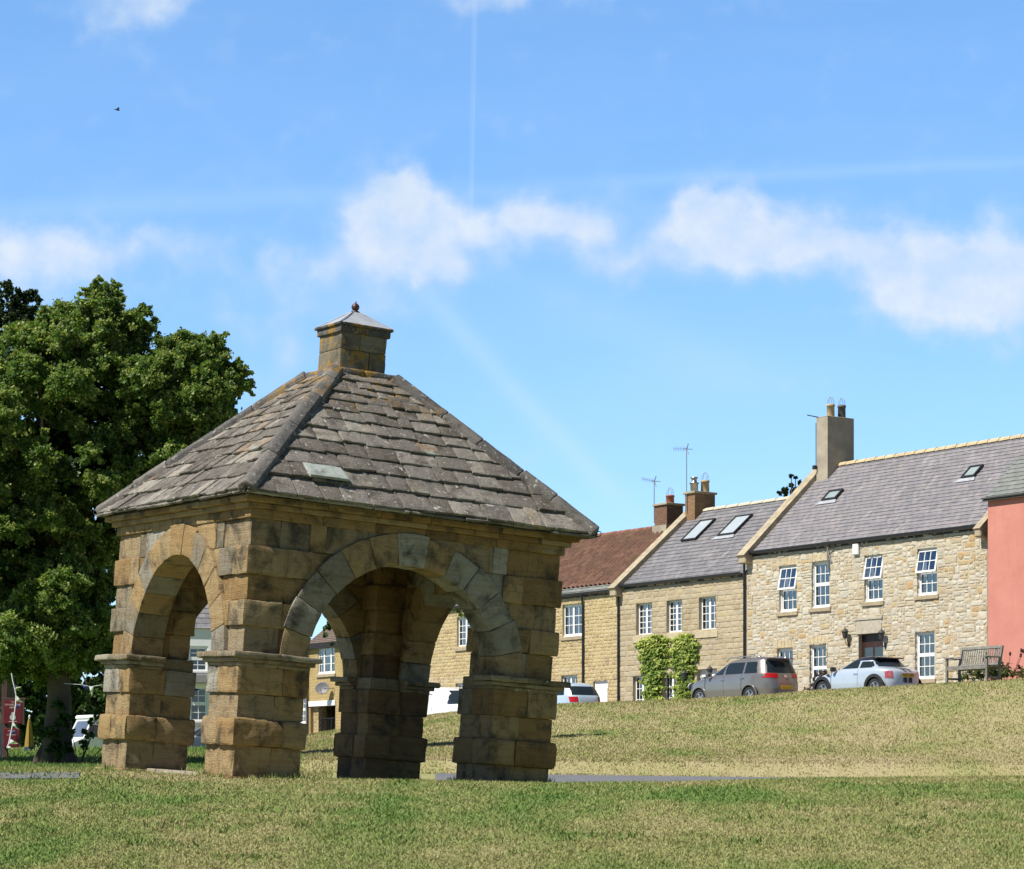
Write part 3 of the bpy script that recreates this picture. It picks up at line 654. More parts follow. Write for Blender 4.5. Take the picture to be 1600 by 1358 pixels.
# ------------------------------------------------------------------ house materials
def wall_tex(nt, kind, uv):
    pass
def rubble_mat(name, sx, sz, stops, mortar, edge=(0.02, 0.07), rnd=0.85, warp=0.05, bump=0.8, big=None):
    m, nt, out = new_mat(name); uv = nt.uv()
    wv = nt.vmath('ADD', uv, nt.vmath('MULTIPLY', nt.vmath('SUBTRACT', nt.noise(uv, 2.5, 3, out='Color'), (.5, .5, .5)), (warp * 2, warp * 2, 0)))
    p = nt.mapping(wv, (sx, sz, 1))
    v1 = nt.n('ShaderNodeTexVoronoi', voronoi_dimensions='2D', feature='F1', distance='CHEBYCHEV'); nt.put(v1, 'Vector', p); v1.inputs['Scale'].default_value = 1; v1.inputs['Randomness'].default_value = rnd
    v2 = nt.n('ShaderNodeTexVoronoi', voronoi_dimensions='2D', feature='F2', distance='CHEBYCHEV'); nt.put(v2, 'Vector', p); v2.inputs['Scale'].default_value = 1; v2.inputs['Randomness'].default_value = rnd
    gap = nt.math('SUBTRACT', v2.outputs['Distance'], v1.outputs['Distance'])
    cc = nt.n('ShaderNodeSeparateColor'); nt.put(cc, 0, v1.outputs['Color'])
    c = nt.ramp(nt.math('ADD', cc.outputs[0], nt.math('MULTIPLY', nt.math('SUBTRACT', nt.noise(uv, 9, 4), .5), .3)), stops)
    c = nt.mix(nt.math('MULTIPLY', nt.noise(uv, 24, 4, .7), .5), c, nt.mix(1.0, c, (.55, .5, .45), 'MULTIPLY'))
    c = nt.mix(nt.ramp(nt.noise(uv, 0.8, 4, .6), [(.45, 0), (.75, .35)]), c, nt.mix(1.0, c, (.6, .56, .5), 'MULTIPLY'))
    e = nt.ramp(gap, [(edge[0], 0.0), (edge[1], 1.0)])
    c = nt.mix(e, mortar, c)
    h = nt.math('ADD', nt.ramp(gap, [(0.0, 0.0), (edge[1] * 2.2, 1.0)]), nt.math('MULTIPLY', nt.noise(uv, 20, 4), .35))
    principled(nt, out, c, .93, 0, nt.bump(h, bump, .03), .15); return m
def course_mat(name, bw, bh, c1, c2, mortar, msize=.012, bump=.7, var=.5, rough_face=1.0, squash=1.0):
    m, nt, out = new_mat(name); uv = nt.uv()
    wv = nt.vmath('ADD', uv, nt.vmath('MULTIPLY', nt.vmath('SUBTRACT', nt.noise(uv, 4, 3, out='Color'), (.5, .5, .5)), (.04, .02, 0)))
    b = nt.n('ShaderNodeTexBrick', offset=.5, squash=squash, squash_frequency=3); nt.put(b, 'Vector', wv)
    b.inputs['Color1'].default_value = (*c1, 1); b.inputs['Color2'].default_value = (*c2, 1); b.inputs['Mortar'].default_value = (*mortar, 1)
    b.inputs['Scale'].default_value = 1.0; b.inputs['Mortar Size'].default_value = msize; b.inputs['Mortar Smooth'].default_value = .5; b.inputs['Brick Width'].default_value = bw; b.inputs['Row Height'].default_value = bh; b.inputs['Bias'].default_value = 0.0
    c = b.outputs['Color']
    c = nt.mix(nt.math('MULTIPLY', nt.noise(uv, 5, 5, .7), var), c, nt.mix(1.0, c, (.62, .56, .48), 'MULTIPLY'))
    c = nt.mix(nt.ramp(nt.noise(nt.mapping(uv, (1, .5, 1)), .9, 4, .6), [(.42, 0), (.75, .4)]), c, nt.mix(1.0, c, (.62, .6, .58), 'MULTIPLY'))
    h = nt.math('ADD', nt.math('SUBTRACT', 1.0, b.outputs['Fac']), nt.math('MULTIPLY', nt.noise(uv, 14, 4, .6), .7 * rough_face))
    principled(nt, out, c, .93, 0, nt.bump(h, bump, .035), .15); return m
RUBBLE = rubble_mat('rubble_wall', 3.1, 4.6, [(0.0, (.46, .36, .20)), (.22, (.56, .46, .30)), (.5, (.62, .54, .40)), (.75, (.66, .60, .48)), (.88, (.50, .44, .35)), (.95, (.56, .33, .13)), (1.0, (.52, .38, .20))], (.44, .36, .245))
COURSED = course_mat('coursed_stone', .46, .205, (.47, .38, .235), (.40, .335, .225), (.33, .275, .19), .014)
SQUARED = rubble_mat('squared_rubble', 3.6, 6.0, [(0.0, (.40, .29, .13)), (.3, (.47, .36, .18)), (.7, (.53, .42, .235)), (.92, (.43, .34, .2)), (1.0, (.34, .24, .15))], (.42, .335, .19), rnd=.7)
TANBRICK = course_mat('tan_stone', .30, .14, (.50, .375, .17), (.45, .335, .155), (.42, .33, .18), .012, var=.4)
m, nt, out = new_mat('pink_render'); uv = nt.uv()
c = nt.ramp(nt.noise(uv, .9, 5, .65), [(.3, (.50, .205, .16)), (.7, (.59, .255, .205))]); c = nt.mix(nt.ramp(nt.noise(nt.mapping(uv, (3.2, .22, 1)), 1.6, 5, .7), [(.52, 0), (.74, .38)]), c, (.40, .19, .155)); c = nt.mix(nt.ramp(nt.noise(uv, 14, 4, .7), [(.62, 0), (.75, .3)]), c, (.66, .36, .31))
principled(nt, out, c, .93, 0, nt.bump(nt.noise(uv, 30, 4, .7), .35, .02), .15); PINK = m
DRESSED = simple('dressed_stone', (.48, .40, .275), .9, 0, .18, 5, bump=.2)
GREYST = simple('grey_lintel_stone', (.43, .385, .31), .9, 0, .2, 7, bump=.2)
SILL = simple('sill_stone', (.37, .30, .20), .9, 0, .25, 6, bump=.2)
WHITEP = simple('white_paint', (.82, .82, .80), .45, 0, .04, 3)
BLACKP = simple('black_iron_paint', (.022, .022, .025), .4, 0, .3, 6)
DOORBR = simple('dark_oxblood_wood', (.045, .018, .014), .4, 0, .3, 5)
WHITEW = simple('white_render', (.78, .79, .80), .85, 0, .05, 1.0)
CURT = simple('curtain_cloth', (.62, .62, .60), .9, 0, .15, 9)
def slate_mat(name, c1, c2, cj, w, h, lich=.3, var=.5):
    m, nt, out = new_mat(name); uv = nt.uv()
    b = nt.n('ShaderNodeTexBrick', offset=.5); nt.put(b, 'Vector', uv); b.inputs['Color1'].default_value = (*c1, 1); b.inputs['Color2'].default_value = (*c2, 1); b.inputs['Mortar'].default_value = (*cj, 1)
    b.inputs['Scale'].default_value = 1; b.inputs['Mortar Size'].default_value = .008; b.inputs['Brick Width'].default_value = w; b.inputs['Row Height'].default_value = h; b.inputs['Mortar Smooth'].default_value = .3
    c = nt.mix(nt.math('MULTIPLY', nt.noise(uv, 6, 5, .7), var), b.outputs['Color'], nt.mix(1.0, b.outputs['Color'], (.6, .6, .62), 'MULTIPLY'))
    wn = nt.n('ShaderNodeTexWhiteNoise', noise_dimensions='2D'); sn = nt.vmath('SNAP', uv, (w / 2, h, 1)); nt.put(wn, 'Vector', sn)
    c = nt.mix(.5, c, nt.mix(1.0, c, nt.ramp(wn.outputs[0], [(0, (.7, .68, .66)), (.6, (1.0, 1.0, 1.0)), (1, (1.3, 1.22, 1.2))]), 'MULTIPLY'))
    c = nt.mix(nt.ramp(nt.noise(nt.mapping(uv, (1.2, .5, 1)), 2.0, 5, .65), [(.55, 0), (.72, lich)]), c, (.42, .41, .38))
    principled(nt, out, c, .75, 0, nt.bump(nt.noise(uv, 18, 3), .25, .01), .35); return m
SLATE_P = slate_mat('purple_slate', (.225, .22, .24), (.275, .255, .262), (.12, .115, .125), .30, .21, .45)
SLATE_G = slate_mat('grey_slate', (.185, .185, .20), (.235, .225, .235), (.09, .09, .10), .36, .26, .4)
SLATE_E = slate_mat('green_grey_slate', (.20, .215, .205), (.24, .25, .23), (.11, .115, .11), .34, .24)
SLATE_B = slate_mat('brown_tiles', (.17, .125, .105), (.21, .16, .13), (.08, .06, .05), .22, .14)
m, nt, out = new_mat('red_pantile'); uv = nt.uv(); r = nt.attr('rnd')
c = nt.ramp(nt.math('ADD', nt.math('MULTIPLY', nt.noise(uv, 3.5, 5, .7), .7), nt.math('MULTIPLY', r, .3)), [(.2, (.095, .050, .038)), (.5, (.160, .082, .056)), (.75, (.235, .130, .088))])
c = nt.mix(nt.ramp(nt.noise(uv, 1.1, 4, .6), [(.50, 0), (.72, .7)]), c, (.13, .085, .055)); principled(nt, out, c, .85); PANTILE = m
RIDGE = simple('ridge_stone', (.50, .40, .25), .9, 0, .25, 4, bump=.3)
COPING = simple('coping_stone', (.37, .31, .215), .9, 0, .3, 4, bump=.3)
BRICK_O = course_mat('orange_brick', .225, .078, (.34, .20, .11), (.27, .15, .085), (.30, .24, .17), .01, var=.5)
BRICK_R = course_mat('red_brick', .225, .078, (.235, .125, .08), (.18, .10, .072), (.25, .20, .155), .01, var=.5)
CEMENT = simple('cement_render', (.36, .31, .24), .9, 0, .25, 2.2, bump=.3)
TERRA = simple('terracotta', (.30, .10, .055), .8, 0, .2, 5)
BUFF = simple('buff_clay', (.40, .30, .17), .8, 0, .25, 6)
STEEL = simple('steel_flue', (.42, .41, .40), .35, .9, .15, 6)
GREYM = simple('grey_metal', (.30, .30, .31), .5, .6, .15, 6)
def glass_mat(name, refl, tint=(.75, .8, .85)):
    m, nt, out = new_mat(name); tr = nt.n('ShaderNodeBsdfTransparent'); tr.inputs[0].default_value = (*tint, 1)
    gl = nt.n('ShaderNodeBsdfGlossy'); gl.inputs['Roughness'].default_value = .03; gl.inputs[0].default_value = (.95, .97, 1, 1)
    fr = nt.n('ShaderNodeFresnel'); fr.inputs[0].default_value = 1.5
    f = nt.math('ADD', fr.outputs[0], refl, clamp=True)
    mx = nt.n('ShaderNodeMixShader'); nt.L.new(f, mx.inputs[0]); nt.L.new(tr.outputs[0], mx.inputs[1]); nt.L.new(gl.outputs[0], mx.inputs[2]); nt.L.new(mx.outputs[0], out.inputs[0]); return m
GLASS = glass_mat('window_glass', .14)
SKYGL = simple('grey_green_skylight', (.30, .36, .36), .08, 0, .1, 2, .8)
PALEGL = simple('pale_grey_glass', (.42, .47, .50), .08, 0, .08, 2, .8)  # glossy pane with one even pale grey colour

# ------------------------------------------------------------------ house builder
ROWROT = math.atan2(-BU, AU)          # local +x runs up the street (right in the picture), local +y goes into the house
class House:
    def __init__(s, name, label, cat, pxl, pxr, sfwd=0.0):
        s.sf = sfwd; s.tL = t_of(pxl, sfwd); s.tR = t_of(pxr, sfwd); s.len = s.tL - s.tR
        p = P02 + s.tL * UV2 + sfwd * NV2
        s.root = empty(name, (p[0], p[1], 0), ROWROT, label, cat); s.o = p
    def X(s, px): return s.tL - t_of(px, s.sf)
    def dist(s, px, back=0.0):
        """depth of the point on the plane `back` metres behind the facade seen in column px"""
        t = t_of(px, s.sf - back); return (P02 + t * UV2 + (s.sf - back) * NV2)[1]
    def Z(s, px, py, back=0.0): return (HZ - py) / F * s.dist(px, back)
    def Xb(s, px, back): 
        return s.tL - t_of(px, s.sf - back)
def facade(mb, x0, x1, z0, z1, holes, y=0.0, rev=0.16, mi=0):
    xs = sorted(set([x0, x1] + [h[0] for h in holes] + [h[1] for h in holes])); zs = sorted(set([z0, z1] + [h[2] for h in holes] + [h[3] for h in holes]))
    for i in range(len(xs) - 1):
        for j in range(len(zs) - 1):
            cx, cz = (xs[i] + xs[i + 1]) / 2, (zs[j] + zs[j + 1]) / 2
            if any(h[0] < cx < h[1] and h[2] < cz < h[3] for h in holes): continue
            a, b, c, d = xs[i], xs[i + 1], zs[j], zs[j + 1]
            mb.quad((a, y, c), (b, y, c), (b, y, d), (a, y, d), .5, [(a, c), (b, c), (b, d), (a, d)], mi)
    for (a, b, c, d) in holes:
        e = y + rev
        mb.quad((a, y, c), (a, e, c), (a, e, d), (a, y, d), .5, [(0, c), (rev, c), (rev, d), (0, d)], mi); mb.quad((b, e, c), (b, y, c), (b, y, d), (b, e, d), .5, [(0, c), (rev, c), (rev, d), (0, d)], mi)
        mb.quad((a, y, d), (a, e, d), (b, e, d), (b, y, d), .5, [(a, 0), (a, rev), (b, rev), (b, 0)], mi); mb.quad((a, e, c), (a, y, c), (b, y, c), (b, e, c), .5, [(a, 0), (a, rev), (b, rev), (b, 0)], mi)
def bars(mb, x0, x1, z0, z1, y, nx, nz, fw, bw, dep=.05, M=None):
    mb.box(x0, x1, y, y + dep, z0, z0 + fw, M=M); mb.box(x0, x1, y, y + dep, z1 - fw, z1, M=M); mb.box(x0, x0 + fw, y, y + dep, z0 + fw, z1 - fw, M=M); mb.box(x1 - fw, x1, y, y + dep, z0 + fw, z1 - fw, M=M)
    for i in range(1, nx):
        c = x0 + fw + (x1 - x0 - 2 * fw) * i / nx; mb.box(c - bw / 2, c + bw / 2, y + .008, y + dep - .008, z0 + fw, z1 - fw, M=M)
    for j in range(1, nz):
        c = z0 + fw + (z1 - z0 - 2 * fw) * j / nz; mb.box(x0 + fw, x1 - fw, y + .010, y + dep - .010, c - bw / 2, c + bw / 2, M=M)
def window(h, x0, x1, z0, z1, style, sill=True, curtain=None, rev=.16, sillmat=None):
    mb = MB(); y = rev - .06; w = x1 - x0; fw = .055
    panes = []; sash = None
    if style[0] == 'sash':      # ('sash', nx, nz, tilt): two sashes of nx*nz panes
        nx, nz, tilt = style[1:]; zm = z0 + (z1 - z0) * .49
        mb.box(x0, x1, y - .02, y + .08, z1 - .045, z1); mb.box(x0, x0 + .045, y - .02, y + .08, z0 + .05, z1 - .045); mb.box(x1 - .045, x1, y - .02, y + .08, z0 + .05, z1 - .045); mb.box(x0 - .02, x1 + .02, y - .05, y + .08, z0, z0 + .05)
        bars(mb, x0 + .046, x1 - .046, z0 + .051, zm + (.03 if not tilt else 0), y + .02, nx, nz, fw, .026)
        panes.append((x0 + .08, x1 - .08, z0 + .08, zm, y + .045, None))
        M = None
        if tilt: M = Matrix.Translation((0, y - .02, z1 - .046)) @ Matrix.Rotation(-tilt, 4, 'X') @ Matrix.Translation((0, -y + .02, -z1 + .046))
        sb = MB(); bars(sb, x0 + (.046 if not tilt else -.0), x1 - (.046 if not tilt else -.0), zm - (.02 if tilt else -.03), z1 - .046, y - .03 if tilt else y + .018, nx, nz, fw + .01, .026, .05, M); sash = sb
        panes.append((x0 + .05, x1 - .05, zm + .03, z1 - .08, (y - .005) if tilt else y + .043, M))
    else:                       # ('casement', [(fraction, nx)], nz)
        mb.box(x0, x1, y - .01, y + .06, z1 - fw, z1); mb.box(x0 - .015, x1 + .015, y - .04, y + .06, z0, z0 + fw)
        tot = sum(f for f, n in style[1]); x = x0
        for f, n in style[1]:
            ww = w * f / tot; bars(mb, x + .002, x + ww - .002, z0 + fw + .001, z1 - fw - .001, y, n, style[2], fw, .024); panes.append((x + .03, x + ww - .03, z0 + fw, z1 - fw, y + .025, None)); x += ww
    win = mb.build('window', WHITEP, h.root)
    if sash is not None: sash.build('sash', WHITEP, win)
    for (a, b, c, d, yy_, M) in panes:
        p = MB(); vs = [Vector(q) for q in [(a, yy_, c), (b, yy_, c), (b, yy_, d), (a, yy_, d)]]
        if M is not None: vs = [M @ q for q in vs]
        p.quad(*vs); p.build('pane', GLASS, win)
    if curtain:
        c = MB(); n = 10
        for (ca, cb) in ([(x0 + .03, x0 + w * .24), (x1 - w * .24, x1 - .03)] if curtain == 'side' else [(x0 + .03, x1 - .03)]):
            zt = z1 - .05; zb = z0 + .1 if curtain != 'blind' else z0 + (z1 - z0) * .45
            for i in range(n):
                a, b = ca + (cb - ca) * i / n, ca + (cb - ca) * (i + 1) / n; ya, yb = rev + .09 + .03 * (i % 2), rev + .09 + .03 * ((i + 1) % 2)
                c.quad((a, ya, zb), (b, yb, zb), (b, yb, zt), (a, ya, zt))
        c.build('curtain', CURT, win)
    if sill:
        sm = MB(); sm.bbox(x0 - .1, x1 + .1, -.07, rev - .07, z0 - .15, z0 - .004, .012); sm.build('sill', sillmat or SILL, win)
    return win
def roof_courses(mb, x0, x1, ye, ze, yr, zr, h, over=.12, thick=.014, jit=.006):
    """sloping slate courses from the eaves line (ye, ze) to the ridge (yr, zr), real lapped steps"""
    L = math.hypot(yr - ye, zr - ze); uy, uz = (yr - ye) / L, (zr - ze) / L; ny, nz = -uz * (1 if uy >= 0 else -1), abs(uy)
    n = int((L + over) / h)
    for i in range(n + 1):
        v0 = -over + i * h; v1 = min(v0 + h, L)
        if v1 - v0 < .01: continue
        x = x0; 
        while x < x1 - 1e-6:
            w = min(random.uniform(2.2, 4.0), x1 - x)
            o0 = thick * 2 + random.uniform(-jit, jit) * .6; o1 = thick * .5; dv = random.uniform(-jit, jit)
            a = Vector((x, ye + uy * (v0 + dv) + ny * o0, ze + uz * (v0 + dv) + nz * o0)); b = Vector((x + w, ye + uy * (v0 - dv) + ny * o0, ze + uz * (v0 - dv) + nz * o0))
            c = Vector((x + w, ye + uy * v1 + ny * o1, ze + uz * v1 + nz * o1)); d = Vector((x, ye + uy * v1 + ny * o1, ze + uz * v1 + nz * o1))
            mb.quad(a, b, c, d, .5, [(x, v0), (x + w, v0), (x + w, v1), (x, v1)])
            a2 = a - Vector((0, ny, nz)) * thick * 2; b2 = b - Vector((0, ny, nz)) * thick * 2
            mb.quad(a2, b2, b, a, .5, [(x, v0), (x + w, v0), (x + w, v0), (x, v0)]); x += w
def shell(h, holes, ze, depth, yr, zr, wallmat, z0=-.0, zback=None):
    """walls: facade with its holes, back wall and both gables, closed under the roof"""
    mb = MB(); L = h.len; facade(mb, 0, L, z0, ze, holes)
    yb = depth
    mb.quad((L, yb, z0), (0, yb, z0), (0, yb, ze), (L, yb, ze), .5, [(0, z0), (L, z0), (L, ze), (0, ze)])
    for x, fl in ((0, 1), (L, 0)):
        pts = [(x, 0, z0), (x, 0, ze), (x, yr, zr), (x, yb, ze), (x, yb, z0)]; pts = pts if fl else pts[::-1]
        mb.poly(pts, .5, [(p[1], p[2]) for p in pts])
    mb.quad((0, 0, z0), (0, yb, z0), (L, yb, z0), (L, 0, z0))
    return mb.build('wall', wallmat, h.root)
def roof(h, ze, yr, zr, depth, mat, hh, x0=0, x1=None, over=.14):
    x1 = h.len if x1 is None else x1; mb = MB()
    roof_courses(mb, x0, x1, 0, ze, yr, zr, hh, over)
    n0 = len(mb.v); b = MB(); roof_courses(b, x0, x1, 0, ze, depth - yr, zr, hh, over); 
    mb.add([(p[0], depth - p[1], p[2]) for p in b.v], [f[::-1] for f in b.f], .5, [u[::-1] for u in b.uv])
    # underside
    mb.quad((x0, -.05, ze - .05), (x0, yr, zr - .06), (x1, yr, zr - .06), (x1, -.05, ze - .05)); mb.quad((x0, yr, zr - .06), (x0, depth + .05, ze - .05), (x1, depth + .05, ze - .05), (x1, yr, zr - .06))
    return mb.build('roof', mat, h.root)
def gutter(h, ze, x0, x1):
    mb = MB(); prof = [(-.02, .0), (-.06, -.085), (-.13, -.10), (-.19, -.06), (-.20, .02)]
    for (a, b) in zip(prof[:-1], prof[1:]): mb.quad((x0, a[0], ze + a[1]), (x1, a[0], ze + a[1]), (x1, b[0], ze + b[1]), (x0, b[0], ze + b[1])); 
    mb.box(x0, x1, -.018, -.002, ze - .16, ze + .03); mb.quad((x0, -.02, ze - .03), (x0, -.2, ze - .03), (x1, -.2, ze - .03), (x1, -.02, ze - .03)); return mb.build('gutter', BLACKP, h.root)
def downpipe(h, x, ztop, zbot, y=-.08, r=.042, swan=True):
    mb = MB(); pts = [(x, -.15, ztop - .06), (x, -.13, ztop - .2), (x, y, ztop - .45), (x, y, zbot)] if swan else [(x, y, ztop), (x, y, zbot)]
    mb.tube(pts, r, 8)
    z = ztop - 1.2
    while z > zbot: mb.tube([(x, y, z), (x, y, z + .07)], r * 1.35, 8); z -= 1.6
    return mb.build('downpipe', BLACKP, h.root)
def ridge_tiles(h, x0, x1, yr, zr, mat, seg=.5, r=.13):
    mb = MB(); x = x0; k = 0
    while x < x1 - .05:
        w = min(seg, x1 - x); up = .012 * (k % 2); n = 6; ring = [(yr + (r) * math.cos(a) * 1.05, zr - .05 + (r + up * .3) * math.sin(a)) for a in np.linspace(0, math.pi, n + 1)]
        for i in range(n):
            a, b = ring[i], ring[i + 1]; mb.quad((x, a[0], a[1]), (x, b[0], b[1]), (x + w - .02, b[0], b[1] + .012), (x + w - .02, a[0], a[1] + .012), random.random())
        mb.poly([(x, p[0], p[1]) for p in ring], .4); mb.poly([(x + w - .02, p[0], p[1] + .012) for p in ring[::-1]], .4)
        x += w; k += 1
    return mb.build('ridge', mat, h.root)
def coping(h, x0, x1, ze, yr, zr, depth, mat, rise=.20, both=True, kneel=True):
    """raised stone gable coping between x0 and x1"""
    mb = MB(); L = math.hypot(yr, zr - ze); uy, uz = yr / L, (zr - ze) / L; ny, nz = -uz, uy
    for mir in ((0, 1) if both else (0,)):
        n = 5; v = -.38
        for i in range(n):
            w = (L + .38) / n; b = MB(); b.bbox(x0, x1, 0, 1, 0, 1, .001)
            vs = []
            for (xx, yy_, zz) in b.v:
                vv = v + w * (yy_ * .992); off = -.12 + zz * (rise + .12)
                p = (xx, uy * vv + ny * off, ze + uz * vv + nz * off); vs.append((p[0], depth - p[1], p[2]) if mir else p)
            mb.add(vs, b.f if not mir else [f[::-1] for f in b.f], random.random()); v += w
    if kneel: mb.bbox(x0 + .01, x1 - .01, -.34, .12, ze - .42, ze - .10, .04)
    return mb.build('coping', mat, h.root)
def chimney(h, x0, x1, y0, y1, zb, zt, mat, pots, capmat, capov=.05, cap=.08):
    mb = MB(); mb.box(x0, x1, y0, y1, zb, zt - cap)
    ch = mb.build('chimney', mat, h.root)
    cp = MB(); cp.bbox(x0 - capov, x1 + capov, y0 - capov, y1 + capov, zt - cap + .001, zt, .012); cp.build('cap', capmat, ch)
    for (px_, py_, r, hh, m_, kind) in pots:
        p = MB()
        if kind == 'cowl':
            p.lathe([(r, 0), (r, hh * .55), (r * 1.25, hh * .56), (r * 1.25, hh * .63), (r * .7, hh * .66), (r * .7, hh * .9), (r * 1.0, hh * .92), (r * 1.0, hh), (0, hh * 1.03)], 14, (px_, py_, zt - .002))
        else:
            p.lathe([(r * 1.05, 0), (r * .98, hh * .8), (r * 1.12, hh * .82), (r * 1.12, hh * .94), (r, hh * .95), (r, hh), (r * .78, hh), (r * .78, hh * .7), (0, hh * .7)], 14, (px_, py_, zt - .002))
        po = p.build('chimney_pot', m_, ch, True)
        if kind != 'cowl':
            q = MB(); 
            for a in (0, math.pi / 3, 2 * math.pi / 3):
                q.tube([(px_ + r * .95 * math.cos(a) * math.cos(b), py_ + r * .95 * math.sin(a) * math.cos(b), zt + hh + r * 1.9 * math.sin(b)) for b in np.linspace(0, math.pi, 9)], .007, 5)
            q.build('wire_guard', GREYM, po)
    return ch
def skylight(h, x0, x1, v0, v1, ze, yr, zr, flash=True, fw=.07, gl=None):
    L = math.hypot(yr, zr - ze); uy, uz = yr / L, (zr - ze) / L; ny, nz = -uz, uy
    def P(x, v, o): return Vector((x, uy * v + ny * o, ze + uz * v + nz * o))
    def bx(mb, xa, xb, va, vb, oa, ob):
        vs = [P(x, v, o) for o in (oa, ob) for v in (va, vb) for x in (xa, xb)]; mb.add(vs, [(0, 2, 3, 1), (4, 5, 7, 6), (0, 1, 5, 4), (2, 6, 7, 3), (0, 4, 6, 2), (1, 3, 7, 5)])
    mb = MB(); bx(mb, x0, x1, v0, v0 + fw, .0, .12); bx(mb, x0, x1, v1 - fw, v1, .0, .12); bx(mb, x0, x0 + fw, v0 + fw, v1 - fw, .0, .12); bx(mb, x1 - fw, x1, v0 + fw, v1 - fw, .0, .12)
    o = mb.build('skylight', BLACKP, h.root)
    g = MB(); g.quad(P(x0 + .02, v0 + .02, .085), P(x1 - .02, v0 + .02, .085), P(x1 - .02, v1 - .02, .085), P(x0 + .02, v1 - .02, .085)); g.build('pane', gl or SKYGL, o)
    if flash:
        f = MB(); f.quad(P(x0 - .25, v0 - .18, .05), P(x1 + .12, v0 - .18, .05), P(x1 + .02, v0 - .002, .06), P(x0 - .1, v0 - .002, .06)); f.build('flashing', LEAD, o)
    return o
def aerial(h, x, y, z0, z1, boom, kind=0):
    mb = MB(); mb.tube([(x, y, z0), (x, y, z1)], .018, 6); d = Vector(boom).normalized(); Lb = Vector(boom).length; p = Vector((x, y, z1 - .04))
    mb.tube([p + d * -.15, p + d * Lb], .011, 5); sd = Vector((0.25, 1, 0)).normalized()
    for i in range(9): q = p + d * (Lb * i / 8); mb.tube([q - Vector((0, 0, .09)) if kind else q - sd * .1, q + Vector((0, 0, .09)) if kind else q + sd * .1], .006, 4)
    mb.tube([p + d * -.12 + Vector((0, 0, -.22)), p + d * -.02, p + d * -.12 + Vector((0, 0, .22))], .02, 5); mb.tube([p + d * -.12 + sd * -.2, p + d * -.02, p + d * -.12 + sd * .2], .014, 5)
    return mb.build('tv_aerial', GREYM, h.root)
def door(h, x0, x1, z0, z1, mat, rev=.2, panels=((.1, .46, .05, .48), (.54, .9, .05, .48), (.1, .46, .55, .92), (.54, .9, .55, .92)), glazed=False, frame=None):
    mb = MB(); y = rev - .05; w = x1 - x0; hh = z1 - z0; mb.box(x0, x1, y, y + .05, z0, z1)
    d = mb.build('door', mat, h.root)
    p = MB()
    for (a, b, c, e) in panels:
        if glazed and c > .5: continue
        p.bbox(x0 + w * a, x0 + w * b, y - .02, y - .001, z0 + hh * c, z0 + hh * e, .012)
    if p.v: p.build('panel', mat, d)
    if glazed:
        for (a, b, c, e) in panels:
            if c > .5: g = MB(); g.box(x0 + w * a, x0 + w * b, y - .012, y - .001, z0 + hh * c, z0 + hh * e); g.build('pane', simple('door_glass', (.03, .045, .05), .08, 0, .2, 3, spec=.8), d)
    if frame: f = MB(); f.box(x0 - .07, x0 - .001, y - .02, y + .05, z0, z1 + .07); f.box(x1 + .001, x1 + .07, y - .02, y + .05, z0, z1 + .07); f.box(x0, x1, y - .02, y + .05, z1 + .001, z1 + .07); f.build('frame', frame, d)
    k = MB(); k.lathe([(.0, 0), (.03, .01), (.03, .03), (0, .045)], 10, M=Matrix.Translation((x1 - .1, y - .0, z0 + 1.0)) @ Matrix.Rotation(R(90), 4, 'X')); k.build('handle', STEEL, d)
    return d
def lantern(h, x, z, sc=1.0):
    mb = MB(); mb.tube([(x, -.0, z - .2), (x, -.10, z - .24), (x, -.2, z - .1), (x, -.2, z + .02)], .014 * sc, 6); mb.lathe([(.02, -.02), (.075, .02), (.11, .22), (.14, .24), (.05, .34), (.015, .36), (.015, .4), (0, .41)], 8, (x, -.2, z)); mb.box(x - .035, x + .035, -.03, -.001, z - .3, z - .12); return mb.build('wall_lantern', simple('lantern_metal', (.06, .06, .065), .5, .3), h.root)
LINT = {}
def lintel(mb, x0, x1, z0, z1, pr=.012, y=0):
    m_ = MB(); m_.bbox(x0, x1, y - pr, y + .1, z0, z1, .006); m_.build('lintel', LINT['m'], LINT['r'])
def rect(h, l, r, t, b): 
    mx = (l + r) / 2; return [h.X(l), h.X(r), h.Z(mx, b), h.Z(mx, t)]
DEP = 3.75
